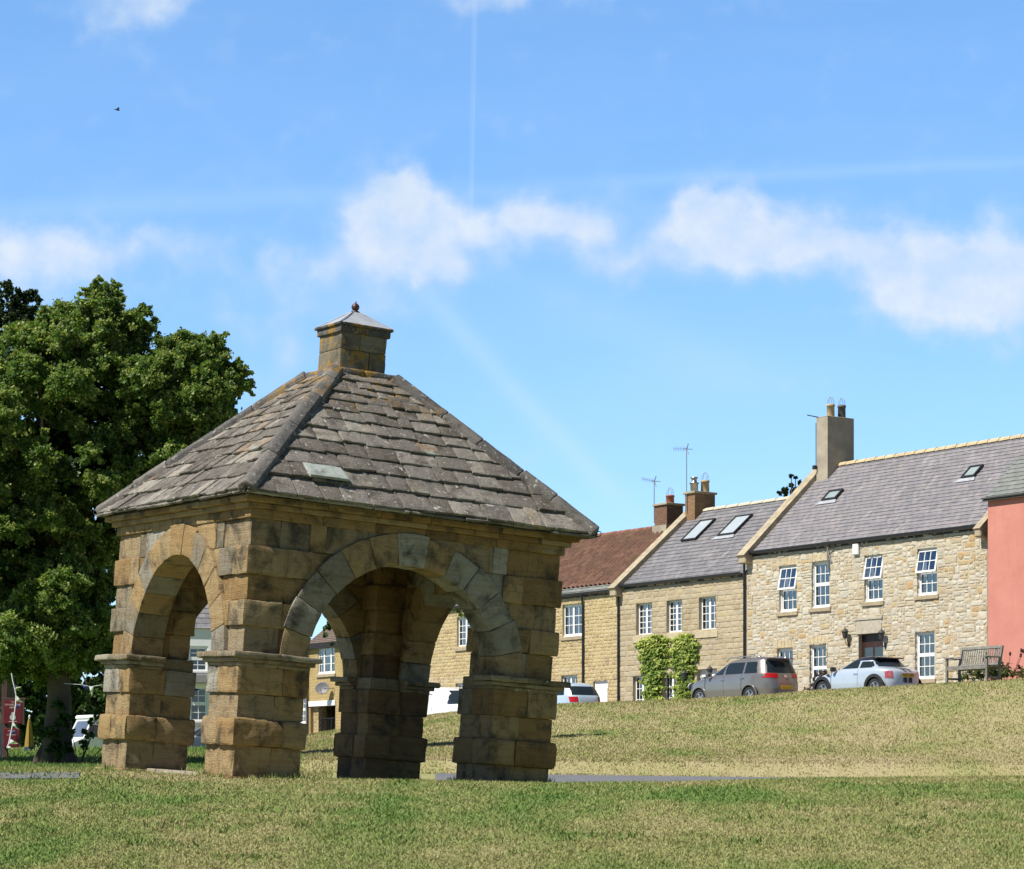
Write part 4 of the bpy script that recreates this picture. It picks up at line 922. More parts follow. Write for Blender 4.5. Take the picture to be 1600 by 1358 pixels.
def stones(h, x0, x1, z0, z1, holes, mat, mode, seed):
    """individual stones standing a little proud of the mortar: mode 'rubble' (irregular) or 'course' (rows)"""
    g = random.Random(seed); mb = MB(); rects = []
    if mode == 'rubble':
        cx, cz = .105, .092; nx, nz = int((x1 - x0) / cx), int((z1 - z0) / cz); cx = (x1 - x0) / nx; cz = (z1 - z0) / nz; used = np.zeros((nx, nz), bool)
        for i in range(nx):
            for j in range(nz):
                a, c = x0 + (i + .5) * cx, z0 + (j + .5) * cz
                if any(q[0] < a < q[1] and q[2] < c < q[3] for q in holes): used[i, j] = True
        for j in range(nz):
            for i in range(nx):
                if used[i, j]: continue
                w = g.choice([1, 2, 2, 2, 3, 3, 3, 4, 5]); hh = g.choice([1, 1, 2, 2, 2, 3])
                if w <= 2 and g.random() < .5: hh = min(hh, 2)
                k = 0
                while k < w and i + k < nx and not used[i + k, j]: k += 1
                w = k; k = 0
                while k < hh and j + k < nz and not used[i:i + w, j + k].any(): k += 1
                hh = k; used[i:i + w, j:j + hh] = True; rects.append((x0 + i * cx, x0 + (i + w) * cx, z0 + j * cz, z0 + (j + hh) * cz))
    else:
        rh, wmin, wmax = mode; z = z0; 
        while z < z1 - .03:
            hh = min(rh * g.uniform(.88, 1.12), z1 - z); x = x0
            while x < x1 - .01:
                w = g.uniform(wmin, wmax); w = w if x1 - x - w > wmin * .6 else x1 - x
                segs = [(x, x + w)]
                for q in holes:
                    if q[2] < z + hh / 2 < q[3]:
                        ns = []
                        for (a, b) in segs:
                            if b <= q[0] or a >= q[1]: ns.append((a, b)); continue
                            if a < q[0] - .04: ns.append((a, q[0]))
                            if b > q[1] + .04: ns.append((q[1], b))
                        segs = ns
                rects += [(a, b, z, z + hh) for a, b in segs]; x += w
            z += hh
    for (a, b, c, d) in rects:
        irr = .020 if mode == 'rubble' else .004; ga = .012 if mode == 'rubble' else .007; w, hh = b - a - 2 * ga, d - c - 2 * ga
        if w < .03 or hh < .03: continue
        ch = min(w, hh) * (g.uniform(.12, .30) if mode == 'rubble' else .06); j = lambda: g.uniform(-irr, irr)
        x_, X_, z_, Z_ = a + ga, b - ga, c + ga, d - ga
        out = [(x_ + ch + j(), z_ + j()), (X_ - ch + j(), z_ + j()), (X_ + j(), z_ + ch + j()), (X_ + j(), Z_ - ch + j()), (X_ - ch + j(), Z_ + j()), (x_ + ch + j(), Z_ + j()), (x_ + j(), Z_ - ch + j()), (x_ + j(), z_ + ch + j())]
        mx_, mz_ = (x_ + X_) / 2 + j() * 2, (z_ + Z_) / 2 + j() * 2; pr = g.uniform(.006, .019); ins = min(.03, min(w, hh) * .22)
        def inset(p): 
            dx, dz = mx_ - p[0], mz_ - p[1]; l = math.hypot(dx, dz) + 1e-6; return (p[0] + dx / l * ins, p[1] + dz / l * ins)
        inn = [inset(p) for p in out]; n = 8; rv = g.random()
        vs = [(p[0], .004, p[1]) for p in out] + [(p[0], -pr + g.uniform(-.006, .006), p[1]) for p in inn] + [(mx_, -pr - .008, mz_)]
        fs = [(i, (i + 1) % n, n + (i + 1) % n, n + i) for i in range(n)] + [(n + i, n + (i + 1) % n, 2 * n) for i in range(n)]
        mb.add(vs, fs, rv, [[(vs[k][0], vs[k][2]) for k in f] for f in fs])
    return mb.build('wall_stones', mat, h.root)
def stones_mat(name, stops, bump=.5, var=.5, stain=.35):
    m, nt, out = new_mat(name); uv = nt.uv(); r = nt.attr('rnd')
    c = nt.ramp(nt.math('ADD', r, nt.math('MULTIPLY', nt.math('SUBTRACT', nt.noise(uv, 5, 4), .5), .25)), stops)
    c = nt.mix(nt.math('MULTIPLY', nt.noise(uv, 22, 5, .7), var), c, nt.mix(1.0, c, (.5, .44, .36), 'MULTIPLY'))
    c = nt.mix(nt.ramp(nt.noise(nt.mapping(uv, (1, .6, 1)), .8, 4, .6), [(.42, 0), (.75, stain)]), c, nt.mix(1.0, c, (.62, .59, .54), 'MULTIPLY'))
    principled(nt, out, c, .93, 0, nt.bump(nt.noise(uv, 26, 5, .65), bump, .03), .15); return m
ST_RUB = stones_mat('rubble_stones', [(0.0, (.46, .38, .255)), (.18, (.54, .465, .335)), (.45, (.60, .54, .425)), (.7, (.63, .595, .505)), (.84, (.50, .465, .39)), (.94, (.54, .41, .225)), (1.0, (.52, .35, .18))], stain=.2, var=.4)
ST_CRS = stones_mat('coursed_stones', [(0.0, (.42, .345, .225)), (.3, (.49, .41, .275)), (.6, (.53, .45, .31)), (.85, (.46, .40, .30)), (1.0, (.54, .445, .285))], stain=.35, var=.4)
ST_SQ = stones_mat('squared_stones', [(0.0, (.44, .335, .17)), (.3, (.52, .41, .22)), (.7, (.57, .47, .275)), (.9, (.49, .39, .235)), (1.0, (.40, .29, .19))], stain=.25, var=.4)
# ---- rubble stone house
H3 = House('rubble_stone_house', 'long two storey pale rubble stone house with a purple slate roof and white sash windows', 'house', 1167, 1543)
ze = H3.Z(1354, 842); yr = DEP; zr = H3.Z(1465, 703, DEP); D3 = 2 * DEP; zg = 2.0
W3 = [rect(H3, 1217.5, 1244.7, 884, 956), rect(H3, 1268, 1296, 877.5, 949.5), rect(H3, 1350.5, 1379, 866.5, 940), rect(H3, 1432.5, 1464, 856.5, 930)]
L3 = [rect(H3, 1214, 1239, 1013, 1046), rect(H3, 1264.5, 1292, 1007, 1081), rect(H3, 1429.5, 1460, 986.5, 1061)]
DR = rect(H3, 1341.5, 1380, 990, 1082); DR[2] = 2.95
MORT = simple('lime_mortar', (.46, .405, .31), .95, 0, .15, 6)
shell(H3, W3 + L3 + [DR], ze, D3, yr, zr, MORT, zg); stones(H3, .02, H3.len - .02, zg + .4, ze - .05, W3 + L3 + [DR], ST_RUB, 'rubble', 4)
for i, w in enumerate(W3): window(H3, *w, ('sash', 3, 2, R(11) if i != 1 else 0), curtain=['side', None, 'side', 'side'][i])
window(H3, *L3[0], ('casement', [(1, 3)], 2)); window(H3, *L3[1], ('sash', 3, 2, 0)); window(H3, *L3[2], ('sash', 3, 2, 0), curtain='side')
door(H3, *DR, DOORBR, .22, glazed=True, panels=((.08, .46, .3, .47), (.54, .92, .3, .47), (.1, .46, .54, .82), (.54, .9, .54, .82)), frame=DOORBR)
LINT.update(m=GREYST, r=H3.root); xx = (DR[0] + DR[1]) / 2; q = rect(H3, 1339, 1378, 968.5, 988); lintel(mb, q[0], q[1], q[2] - .02, q[3], .03); lintel(mb, q[0] - .05, q[1] + .05, q[3] + .002, q[3] + .09, .06); lintel(mb, q[0], q[1], DR[3] + .002, q[2] - .022, .05)
q = rect(H3, 1420, 1440, 964, 984); lintel(mb, q[0], q[1] + .1, L3[2][3] + .002, q[3], .008); q = rect(H3, 1446, 1466, 964, 984); lintel(mb, q[0], q[1], L3[2][3] + .002, q[3] - .05, .008)
lintel(mb, W3[2][0] - .1, W3[2][0] + .55, W3[2][3] + .01, W3[2][3] + .36, .008); lintel(mb, W3[2][0] + .58, W3[2][1] + .25, W3[2][3] + .01, W3[2][3] + .34, .01)
TANL = simple('tan_lintel_stone', (.50, .41, .26), .9, 0, .3, 5, bump=.3)
for w in W3[:2] + L3[:2]:     # stone soldier lintels over the other windows
    mb = MB(); n = 6; x = w[0] - .12
    for i in range(n): ww = (w[1] - w[0] + .24) / n; mb.bbox(x + .008, x + ww - .008, -.014 - .01 * random.random(), .06, w[3] + .01, w[3] + .27 + .05 * random.random(), .012, random.random()); x += ww
    mb.build('window_arch', TANL, H3.root)
roof(H3, ze, yr, zr, D3, SLATE_P, .21, .3, H3.len - .05); gutter(H3, ze, -.05, H3.len - .1); downpipe(H3, -.06, ze, 2.5)
ridge_tiles(H3, .9, H3.len, yr, zr, RIDGE, .52, .14); coping(H3, -.12, .32, ze, yr, zr, D3, COPING, .2)
coping(H3, H3.len - .3, H3.len + .02, ze, yr, zr, D3, COPING, .16)
zc = H3.Z(1300, 654, DEP); xc = H3.Xb(1277, DEP - .62)
chimney(H3, xc, xc + .62, DEP - .66, DEP + .66, zr - 1.3, zc, CEMENT, [(xc + .3, DEP - .22, .145, .50, BUFF, 'pot'), (xc + .34, DEP + .30, .145, .50, simple('sooty_pot', (.10, .095, .09), .8), 'pot')], CEMENT, .0, .03)
Ls = math.hypot(yr, zr - ze)
def sky_at(h, px0, px1, py0, py1, ze, yr, zr, **k):
    """roof rectangle whose lower left and upper right corners show at (px0,py0) and (px1,py1)"""
    L = math.hypot(yr, zr - ze); best = []
    for (px, py) in ((px0, py0), (px1, py1)):
        lo, hi = 0, 1
        for _ in range(40):
            f = (lo + hi) / 2; b = yr * f
            if (HZ - py) / F * h.dist(px, b) > ze + (zr - ze) * f: lo = f
            else: hi = f
        best.append((h.Xb(px, yr * f), f * L))
    (xa, va), (xb, vb) = best; skylight(h, min(xa, xb), max(xa, xb), va, vb, ze, yr, zr, **k)
sky_at(H3, 1285, 1320, 785, 767, ze, yr, zr); sky_at(H3, 1503, 1539, 750, 729, ze, yr, zr)
q = [H3.X(1327), H3.X(1384)]; lantern(H3, q[0], H3.Z(1327, 998)); lantern(H3, q[1], H3.Z(1384, 1000))
mb = MB(); x = H3.X(1335); z = H3.Z(1340, 858); mb.bbox(x, x + .3, -.12, -.001, z - .21, z + .2, .03); mb.build('alarm_box', WHITEP, H3.root)
mb = MB(); x = H3.X(1296.5); mb.tube([(x, -.1, H3.Z(1296, 893)), (x, -.1, H3.Z(1296, 843))], .03, 6); mb.tube([(x, -.1, H3.Z(1296, 862)), (x + .25, -.02, H3.Z(1296, 860))], .02, 6); mb.tube([(x + .02, -.06, H3.Z(1296, 868)), (x + .12, -.02, H3.Z(1296, 880))], .04, 6); mb.build('cable_bracket', GREYM, H3.root)
xq = xc; mb = MB(); mb.tube([(xq + .1, DEP - .6, zc - .01), (xq - .25, DEP - .9, zc + .1)], .02, 5); mb.build('aerial_arm', BLACKP, H3.root); mb = MB(); mb.tube([(xq + .0, DEP - .69, zc - 1.85), (xq, DEP - .69, zc - .2)], .012, 5); mb.bbox(xq - .1, xq + .06, DEP - .8, DEP - .67, zc - 1.95, zc - 1.8, .02); mb.build('cable_bracket', BLACKP, H3.root)
# ---- coursed stone house
H2 = House('coursed_stone_house', 'two storey coursed tan stone house with a dark grey slate roof and two large skylights', 'house', 965.5, 1167)
ze = H2.Z(1066, 905); zr = H2.Z(1168, 788, DEP); yr = DEP
U2 = [rect(H2, 994, 1018.8, 940.5, 994), rect(H2, 1041.5, 1065.8, 936, 989.7), rect(H2, 1092, 1118.3, 930, 986.4)]
G2 = [rect(H2, 989, 1012, 1054.5, 1103), rect(H2, 1036, 1058.5, 1051, 1101)]; D2 = rect(H2, 1089, 1120.5, 1045.6, 1098)
for g in G2 + [D2]: g[2] = 2.72
shell(H2, U2 + G2 + [D2], ze, 2 * DEP, yr, zr, simple('brown_mortar', (.42, .35, .25), .95, 0, .15, 6), 1.6); stones(H2, .02, H2.len - .02, 2.4, ze - .05, U2 + G2 + [D2], ST_CRS, (.20, .28, .62), 6)
for i, w in enumerate(U2): window(H2, *w, ('casement', [(.5, 2), (.5, 2)], 5 if i < 2 else 4), curtain='side', sill=False, rev=.2)
for w in G2: window(H2, *w, ('casement', [(.5, 2), (.5, 2)], 4), sill=False, rev=.2)
door(H2, D2[0] + .08, D2[1] - .08, D2[2], D2[3] - .08, WHITEP, .2, glazed=True, panels=((.12, .46, .06, .45), (.54, .88, .06, .45), (.12, .46, .56, .9), (.54, .88, .56, .9)), frame=WHITEP)
LINT.update(m=DRESSED, r=H2.root)
for w in U2: lintel(mb, w[0] - .16, w[1] + .16, w[2] - .24, w[2] - .004, .05); lintel(mb, w[0] - .14, w[1] + .14, w[3] + .004, w[3] + .24, .006)
for w in G2 + [D2]: lintel(mb, w[0] - .2, w[1] + .2, w[3] + .004, w[3] + .34, .008)
roof(H2, ze, yr, zr, 2 * DEP, SLATE_G, .25, .28, H2.len - .14); gutter(H2, ze, .2, H2.len - .15); downpipe(H2, .12, ze, 2.2)
coping(H2, -.14, .3, ze, yr, zr, 2 * DEP, COPING, .2); ridge_tiles(H2, .75, H2.len - .1, yr, zr, simple('pale_mortar_ridge', (.52, .47, .38), .9, 0, .2, 4), .75, .13)
zc = H2.Z(1091, 770, DEP); xc = H2.Xb(1071, DEP - .5)
chimney(H2, xc, xc + .62, DEP - .52, DEP + .52, zr - 1.1, zc, BRICK_O, [(xc + .25, DEP - .25, .155, .60, STEEL, 'cowl'), (xc + .36, DEP + .22, .165, .50, BUFF, 'pot')], COPING, .07, .09)
aerial(H2, xc + .15, DEP - .56, zc - .8, H2.Z(1077, 704, DEP), (-.95, .1, .12), 1)
sky_at(H2, 1065, 1120, 848, 813, ze, yr, zr, flash=False, fw=.06, gl=PALEGL); sky_at(H2, 1122, 1178, 840, 806, ze, yr, zr, flash=True, fw=.06, gl=PALEGL)
lantern(H2, H2.X(1076), H2.Z(1076, 1062), 1.2); lantern(H2, H2.X(1115.5), H2.Z(1114, 1056), .9)
# ---- pantiled house and its neighbour below
H1 = House('pantiled_stone_house', 'two storey tan stone house with a rusty red pantile roof and a white front door', 'house', 606, 965.5)
ze = H1.Z(925, 925.5); zr = H1.Z(985, 829.5, DEP); yr = DEP
U1 = [rect(H1, 879, 909, 944, 994.5), rect(H1, 714, 738, 963.5, 1011.5)]; LL = [rect(H1, 877, 902, 1054, 1100), rect(H1, 712, 736, 1067.5, 1112)]; D1 = rect(H1, 927, 949.5, 1064, 1108); RC = rect(H1, 671, 688.7, 1067.5, 1112)
for g in LL: g[2] = g[3] - 1.25
for g in (D1, RC): g[2] = 1.9
U1b = [rect(H1, 630, 652, 972, 1018)]
shell(H1, U1 + LL + [D1, RC], ze, 2 * DEP, yr, zr, simple('tan_mortar', (.49, .40, .24), .95, 0, .15, 6), .8); stones(H1, .02, H1.len - .02, 1.9, ze - .05, U1 + LL + [D1, RC], ST_SQ, (.145, .14, .36), 7)
window(H1, *U1[0], ('casement', [(.48, 2), (.52, 2)], 3), curtain='side'); window(H1, *U1[1], ('casement', [(.5, 2), (.5, 2)], 4), curtain='side'); window(H1, *LL[0], ('casement', [(.5, 2), (.5, 2)], 3)); window(H1, *LL[1], ('casement', [(.5, 2), (.5, 2)], 3))
door(H1, D1[0] + .1, D1[1] - .04, D1[2], D1[3] - .07, WHITEP, .14, frame=WHITEP); door(H1, RC[0], RC[1], RC[2], RC[3], WHITEW, .9)
LINT.update(m=DRESSED, r=H1.root); lintel(mb, D1[0] + .02, D1[1] - .02, D1[3] + .004, D1[3] + .42, -.03, .0); lintel(mb, LL[0][0] - .2, LL[0][1] + .35, LL[0][3] + .004, LL[0][3] + .3, .008); q = rect(H1, 668, 738, 1055, 1067); lintel(mb, q[0], q[1], LL[1][3] + .004, LL[1][3] + .3, .008)
mb = MB(); nxp = int((H1.len - .2) / .04); xs_ = np.linspace(.0, H1.len - .2, nxp); L = math.hypot(yr, zr - ze); uy, uz = yr / L, (zr - ze) / L
cs = np.arange(.45, L, .33); rows = []
for v0 in cs:
    v1 = min(v0 + .33, L)
    for (v, o) in ((v0, .07), (v1, .035)): rows.append(np.stack([xs_, uy * v - uz * (o + .055 * np.sin(xs_ * 2 * math.pi / .30)), ze + uz * v + uy * (o + .055 * np.sin(xs_ * 2 * math.pi / .30))], 1))
nr = len(rows); V = np.concatenate(rows); idx = np.arange(nr * nxp).reshape(nr, nxp); Fc = np.stack([idx[:-1, :-1].ravel(), idx[:-1, 1:].ravel(), idx[1:, 1:].ravel(), idx[1:, :-1].ravel()], 1)
tile_r = np.repeat(RNG.random((nr - 1, nxp // 6 + 1)), 6, axis=1)[:, :nxp - 1].ravel()
pt = np_mesh('roof', V, Fc, PANTILE, H1.root, {'rnd': ('FACE', tile_r)}, True)
l = pt.data.uv_layers.new(name='UVMap'); vi = np.empty(len(pt.data.loops), dtype=np.int32); pt.data.loops.foreach_get('vertex_index', vi); l.data.foreach_set('uv', np.stack([V[vi][:, 0], (V[vi][:, 2] - ze) / uz], 1).astype(np.float32).ravel())
mb = MB(); roof_courses(mb, 0, H1.len - .2, 0, ze, yr * .5 / L, ze + (zr - ze) * .5 / L, .25, .14, .02); mb.quad((0, yr, zr), (0, 2 * DEP, ze), (H1.len - .2, 2 * DEP, ze), (H1.len - .2, yr, zr)); mb.quad((0, -.05, ze - .05), (0, yr, zr - .07), (H1.len, yr, zr - .07), (H1.len, -.05, ze - .05)); mb.build('eaves_course', SLATE_E, H1.root)
gutter(H1, ze, 0, H1.len - .25); downpipe(H1, H1.X(913), ze, 2.0); ridge_tiles(H1, .2, H1.len - 1.5, yr, zr, TERRA, .45, .11)
zc = H1.Z(1042, 788, DEP); xc = H1.Xb(1023.5, DEP - .4)
chimney(H1, xc, xc + .8, DEP - .42, DEP + .42, zr - .4, zc, BRICK_R, [(xc + .42, DEP + .05, .165, .36, TERRA, 'pot')], COPING, .07, .09)
mb = MB(); mb.box(xc - .06, xc + .86, DEP - .5, DEP + .5, zr - .5, zr - .02); mb.build('chimney_flashing', CEMENT, H1.root)
aerial(H1, xc - .12, DEP - .35, zc - .75, H1.Z(1021, 753, DEP), (-.75, -.05, .16), 1)
# ---- brick house with garage, lowest of the row
H0 = House('garage_house', 'tan house at the lower end of the row with garage opening and satellite dish', 'house', 480.5, 606)
ze = H0.Z(510, 1004); yr = 3.4; zr = ze + 2.6
W0 = [rect(H0, 497, 523, 1009.5, 1053)]; G0 = rect(H0, 485, 524, 1103.5, 1150); G0[2] = 1.5
shell(H0, W0 + [G0], ze, 6.8, yr, zr, TANBRICK, .6)
window(H0, *W0[0], ('casement', [(.34, 2), (.4, 1), (.26, 1)], 3), curtain='side', rev=.1)
roof(H0, ze, yr, zr, 6.8, SLATE_B, .15, -.1, H0.len); mb = MB(); mb.box(-.15, H0.len, -.2, -.002, ze - .26, ze - .01); mb.box(-.15, -.06, -.2, 1, ze - .26, ze - .01); mb.build('fascia', simple('dark_brown_wood', (.022, .014, .012), .5), H0.root)
mb = MB(); q = rect(H0, 483.5, 524.5, 1095, 1103.5); mb.bbox(q[0], q[1], -.06, .08, G0[3] + .004, q[3], .01); mb.build('garage_lintel', WHITEP, H0.root)
mb = MB(); x = H0.X(493); mb.box(G0[0] + .001, x, .16, .6, 1.2, G0[3] - .002); mb.build('garage_jamb', SQUARED, H0.root)
mb = MB(); mb.box(x + .01, G0[1] - .01, .9, .95, 1.3, G0[3] - .01); mb.build('garage_door', simple('dark_blue_door', (.012, .013, .02), .5), H0.root)
mb = MB(); zz = H0.Z(510, 1122)
for i in range(14): a = x + .05 + (G0[1] - x - .1) * i / 13; mb.tube([(a, .3, 1.4), (a, .3, zz)], .012 if i % 7 else .03, 5)
mb.tube([(x, .3, zz), (G0[1], .3, zz)], .025, 5); mb.build('railing', BLACKP, H0.root)
downpipe(H0, H0.X(476.5) + .35, ze - .1, 1.2)
dz = H0.Z(515, 1076); dx = H0.X(516); mb = MB(); Md = Matrix.Translation((dx, -.42, dz)) @ Matrix.Rotation(R(42), 4, 'Z') @ Matrix.Rotation(R(75), 4, 'X') @ Matrix.Diagonal((1.12, 1, 1, 1))
mb.lathe([(.0, .0)] + [(.30 * f, .07 * f * f) for f in np.linspace(.15, 1, 7)] + [(.30, .06), (.2, .02), (0, -.01)], 24, M=Md); mb.tube([Md @ Vector((0, -.28, .05)), Md @ Vector((0, -.1, .34))], .014, 5); mb.tube([(dx + .05, -.38, dz), (dx + .36, -.2, dz - .02), (dx + .36, -.0, dz - .02)], .02, 6); mb.build('satellite_dish', simple('dish_grey', (.16, .16, .17), .5), H0.root, True)
HW = House('white_cottage', 'white rendered cottage beyond the garage house, a sliver shows beside the near pier', 'house', 415, 477, -.4)
zw = HW.Z(450, 1060); WW = [[3.0, 3.9, zw - 2.2, zw - .9]]; shell(HW, WW, zw, 6.5, 3.2, zw + 2.4, WHITEW, .6); window(HW, *WW[0], ('sash', 2, 2, 0)); roof(HW, zw, 3.2, zw + 2.4, 6.5, SLATE_G, .25)
# ---- pink house, one step forward
HP = House('pink_house', 'salmon pink rendered house at the top end of the row', 'house', 1543.5, 1760, .30)
ze = HP.Z(1570, 774); yr = DEP; zr = ze + (DEP) * .92
wx = HP.X(1680)
PWIN = [[wx, wx + 1.0, 6.2, 7.6]]
shell(HP, PWIN, ze, 2 * DEP, yr, zr, PINK, 1.8); window(HP, *PWIN[0], ('sash', 3, 2, 0))
roof(HP, ze, yr, zr, 2 * DEP, SLATE_E, .24, -.12, HP.len, .2)
mb = MB(); mb.box(-.10, HP.len, -.2, -.005, ze - .07, ze - .02); mb.build('eaves_board', simple('dark_grey_wood', (.05, .05, .05), .7), HP.root)
# ------------------------------------------------------------------ vehicles
def car_paint(name, col, metal=.35, rough=.3): return simple(name, col, rough, metal, .05, 2, .5, .6)
CARGL = simple('car_glass', (.018, .026, .032), .10, 0, .1, 3, .35)
TYRE = simple('tyre_rubber', (.018, .018, .019), .85, 0, .2, 8); RIM = simple('alloy_rim', (.42, .42, .43), .35, .8, .1, 8)
PLAST = simple('black_plastic', (.025, .025, .027), .55, 0, .2, 8); LRED = simple('red_lens', (.45, .012, .012), .18, 0, .15, 12, .6); LWHITE = simple('clear_lens', (.6, .62, .65), .12, 0, .1, 8, .6)
YPLATE = simple('yellow_plate', (.72, .46, .02), .4, 0, .05, 5); WPLATE = simple('white_plate', (.75, .75, .72), .4, 0, .05, 5); CHROME = simple('chrome', (.7, .7, .7), .15, 1, .05, 5)
INTER = simple('car_interior', (.03, .03, .032), .9)
def car(name, label, tab, paint, wheels, wr, glass, tail, loc, heading, roofmat=None, roofz=9, width_exp=5.0, head=None, plate=None, arch=None, mirror=None, dull=False, trims=None, cat='car', belt_handles=(), seams=(), rimr=.66):
    """tab rows: z, x_front, x_rear, half width. glass: list of dict(side, x0, x1, z0, z1) in metres"""
    root = empty(name, loc, heading, label, cat)
    T = np.array(tab, float); zf = []
    for a, b in zip(T[:-1, 0], T[1:, 0]): zf += list(np.linspace(a, b, max(2, int((b - a) / .028) + 1))[:-1])
    zf.append(T[-1, 0]); zf = np.array(zf)
    def sm(col):
        return np.interp(zf, T[:, 0], T[:, col])
    xf, xr, hw = sm(1), sm(2), sm(3)
    for arr in (xf, xr, hw):
        for _ in range(2): arr[1:-1] = .25 * arr[:-2] + .5 * arr[1:-1] + .25 * arr[2:]
    N = 200; 
    # angles spread so that the points are even along the outline
    aa = np.linspace(0, 2 * math.pi, 4001); e = 2.0 / width_exp
    ox = np.sign(np.cos(aa)) * np.abs(np.cos(aa)) ** e * 2.1; oy = np.sign(np.sin(aa)) * np.abs(np.sin(aa)) ** e * .85
    ss = np.concatenate([[0], np.cumsum(np.hypot(np.diff(ox), np.diff(oy)))]); ang = np.interp(np.linspace(0, ss[-1], N + 1)[:-1], ss, aa)
    ca, sa = np.cos(ang), np.sin(ang); ex = np.sign(ca) * np.abs(ca) ** e; ey = np.sign(sa) * np.abs(sa) ** e
    rings = []
    for i in range(len(zf)):
        cx, ax_ = (xf[i] + xr[i]) / 2, (xf[i] - xr[i]) / 2
        # front and rear bow out a little in plan
        rings.append(np.stack([cx + ax_ * ex * (1 - .035 * np.abs(ey) ** 2), hw[i] * ey * (1 - .06 * np.abs(ex) ** 3), np.full(N, zf[i])], 1))
    V = np.concatenate(rings); n = len(zf); idx = np.arange(n * N).reshape(n, N); nxt = np.roll(idx, -1, axis=1)
    Fc = np.stack([idx[:-1].ravel(), nxt[:-1].ravel(), nxt[1:].ravel(), idx[1:].ravel()], 1)
    C = V[Fc].mean(1); Nn = np.cross(V[Fc[:, 1]] - V[Fc[:, 0]], V[Fc[:, 3]] - V[Fc[:, 0]]); Nn /= np.maximum(np.linalg.norm(Nn, axis=1, keepdims=True), 1e-9)
    # true surface heading of every face: side, front or rear
    side = np.abs(Nn[:, 1]) > .62; rear = (Nn[:, 0] < -.35) & ~side; frontm = (Nn[:, 0] > .3) & ~side
    lab = np.zeros(len(Fc), int)
    groups = []
    for gdef in glass:
        msk = {'side': side, 'rear': rear, 'front': frontm}[gdef['on']] & (C[:, 2] > gdef['z0']) & (C[:, 2] < gdef['z1'])
        if gdef['on'] == 'side':
            sl0 = gdef.get('s0', 0); sl1 = gdef.get('s1', 0); dz = C[:, 2] - gdef['z0']
            msk &= (C[:, 0] > gdef['x0'] + sl0 * dz) & (C[:, 0] < gdef['x1'] + sl1 * dz)
        else: msk &= np.abs(C[:, 1]) < gdef.get('hw', .6) - gdef.get('taper', .25) * (C[:, 2] - gdef['z0'])
        msk &= lab == 0
        groups.append((msk, gdef)); lab[msk] = 1
    arch_hole = np.zeros(len(Fc), bool)
    for wx in wheels: arch_hole |= (np.abs(Nn[:, 1]) > .35) & (np.hypot(C[:, 0] - wx, C[:, 2] - wr) < wr + .055)
    rf = (C[:, 2] > roofz) & (lab == 0); bodym = (lab == 0) & ~arch_hole & ~rf
    def sub(msk, nm, mat, parent, off=0.0):
        f = Fc[msk]; 
        if len(f) == 0: return None
        u = np.unique(f); rem = np.full(len(V), -1); rem[u] = np.arange(len(u)); VV = V[u].copy()
        return np_mesh(nm, VV, rem[f], mat, parent, {}, True)
    body = sub(bodym, 'body', paint, root)
    # close the roof and the floor
    mb = MB(); top = rings[-1]; cz = T[-1, 0] + .012; cen = (top[:, 0].mean(), 0, cz)
    mb.add([tuple(p) for p in top] + [cen], [(k, (k + 1) % N, N) for k in range(N)], .5); 
    rp = mb.build('roof', roofmat or paint, root, True)
    if rf.any(): sub(rf, 'roof_panel', roofmat, root)
    mb = MB(); mb.box(T[0, 2] + .25, T[0, 1] - .25, -T[0, 3] + .28, T[0, 3] - .28, T[0, 0] + .02, .62); mb.poly([tuple(p) for p in rings[0][::-1]]); mb.build('underbody', PLAST, root)
    for msk, gdef in groups:
        nm = {'side': 'side_window', 'rear': 'rear_window', 'front': 'windscreen'}[gdef['on']]; mt = gdef.get('mat', CARGL)
        if gdef['on'] == 'side':
            for sg in (-1, 1): sub(msk & (np.sign(C[:, 1]) == sg), gdef.get('name', nm), mt, root)
        else:
            if gdef.get('split'):
                for sg in (-1, 1): sub(msk & (np.sign(C[:, 1]) == sg), gdef.get('name', nm), mt, root)
            else: sub(msk, gdef.get('name', nm), mt, root)
    for wx in wheels:
        for sg in (-1, 1):
            y = sg * (np.interp(wr, T[:, 0], T[:, 3]) - .13); Mw = Matrix.Translation((wx, y, wr)) @ Matrix.Rotation(R(90) * -sg, 4, 'X')
            mb = MB(); w2 = .11; mb.lathe([(wr * rimr, -w2), (wr * .93, -w2), (wr, -w2 * .7), (wr, w2 * .7), (wr * .93, w2), (wr * rimr, w2)], 28, M=Mw); ty = mb.build('wheel', TYRE, root, True)
            rb = MB(); rb.lathe([(wr * rimr, w2 * .95), (wr * rimr * .9, w2 * .98), (wr * rimr * .86, w2 * .4), (.0, w2 * .3)], 24, M=Mw)
            for k in range(5):
                Ms = Mw @ Matrix.Rotation(2 * math.pi * k / 5, 4, 'Z'); rb.box(.03, wr * rimr * .92, -.028, .028, w2 * .45, w2 * .85, M=Ms)
            rb.lathe([(0, w2 * .95), (.05, w2 * .9), (.05, w2 * .4)], 10, M=Mw); rb.build('rim', RIM, ty)
            lip = MB(); yy0 = sg * (np.interp(wr, T[:, 0], T[:, 3]) + .004); aw = arch if arch else .022; a_ = np.linspace(R(-10), R(190), 26); r0, r1 = wr + .03, wr + .055 + aw
            def yb(z): return sg * (np.interp(z, zf, hw) * .992 + .010)
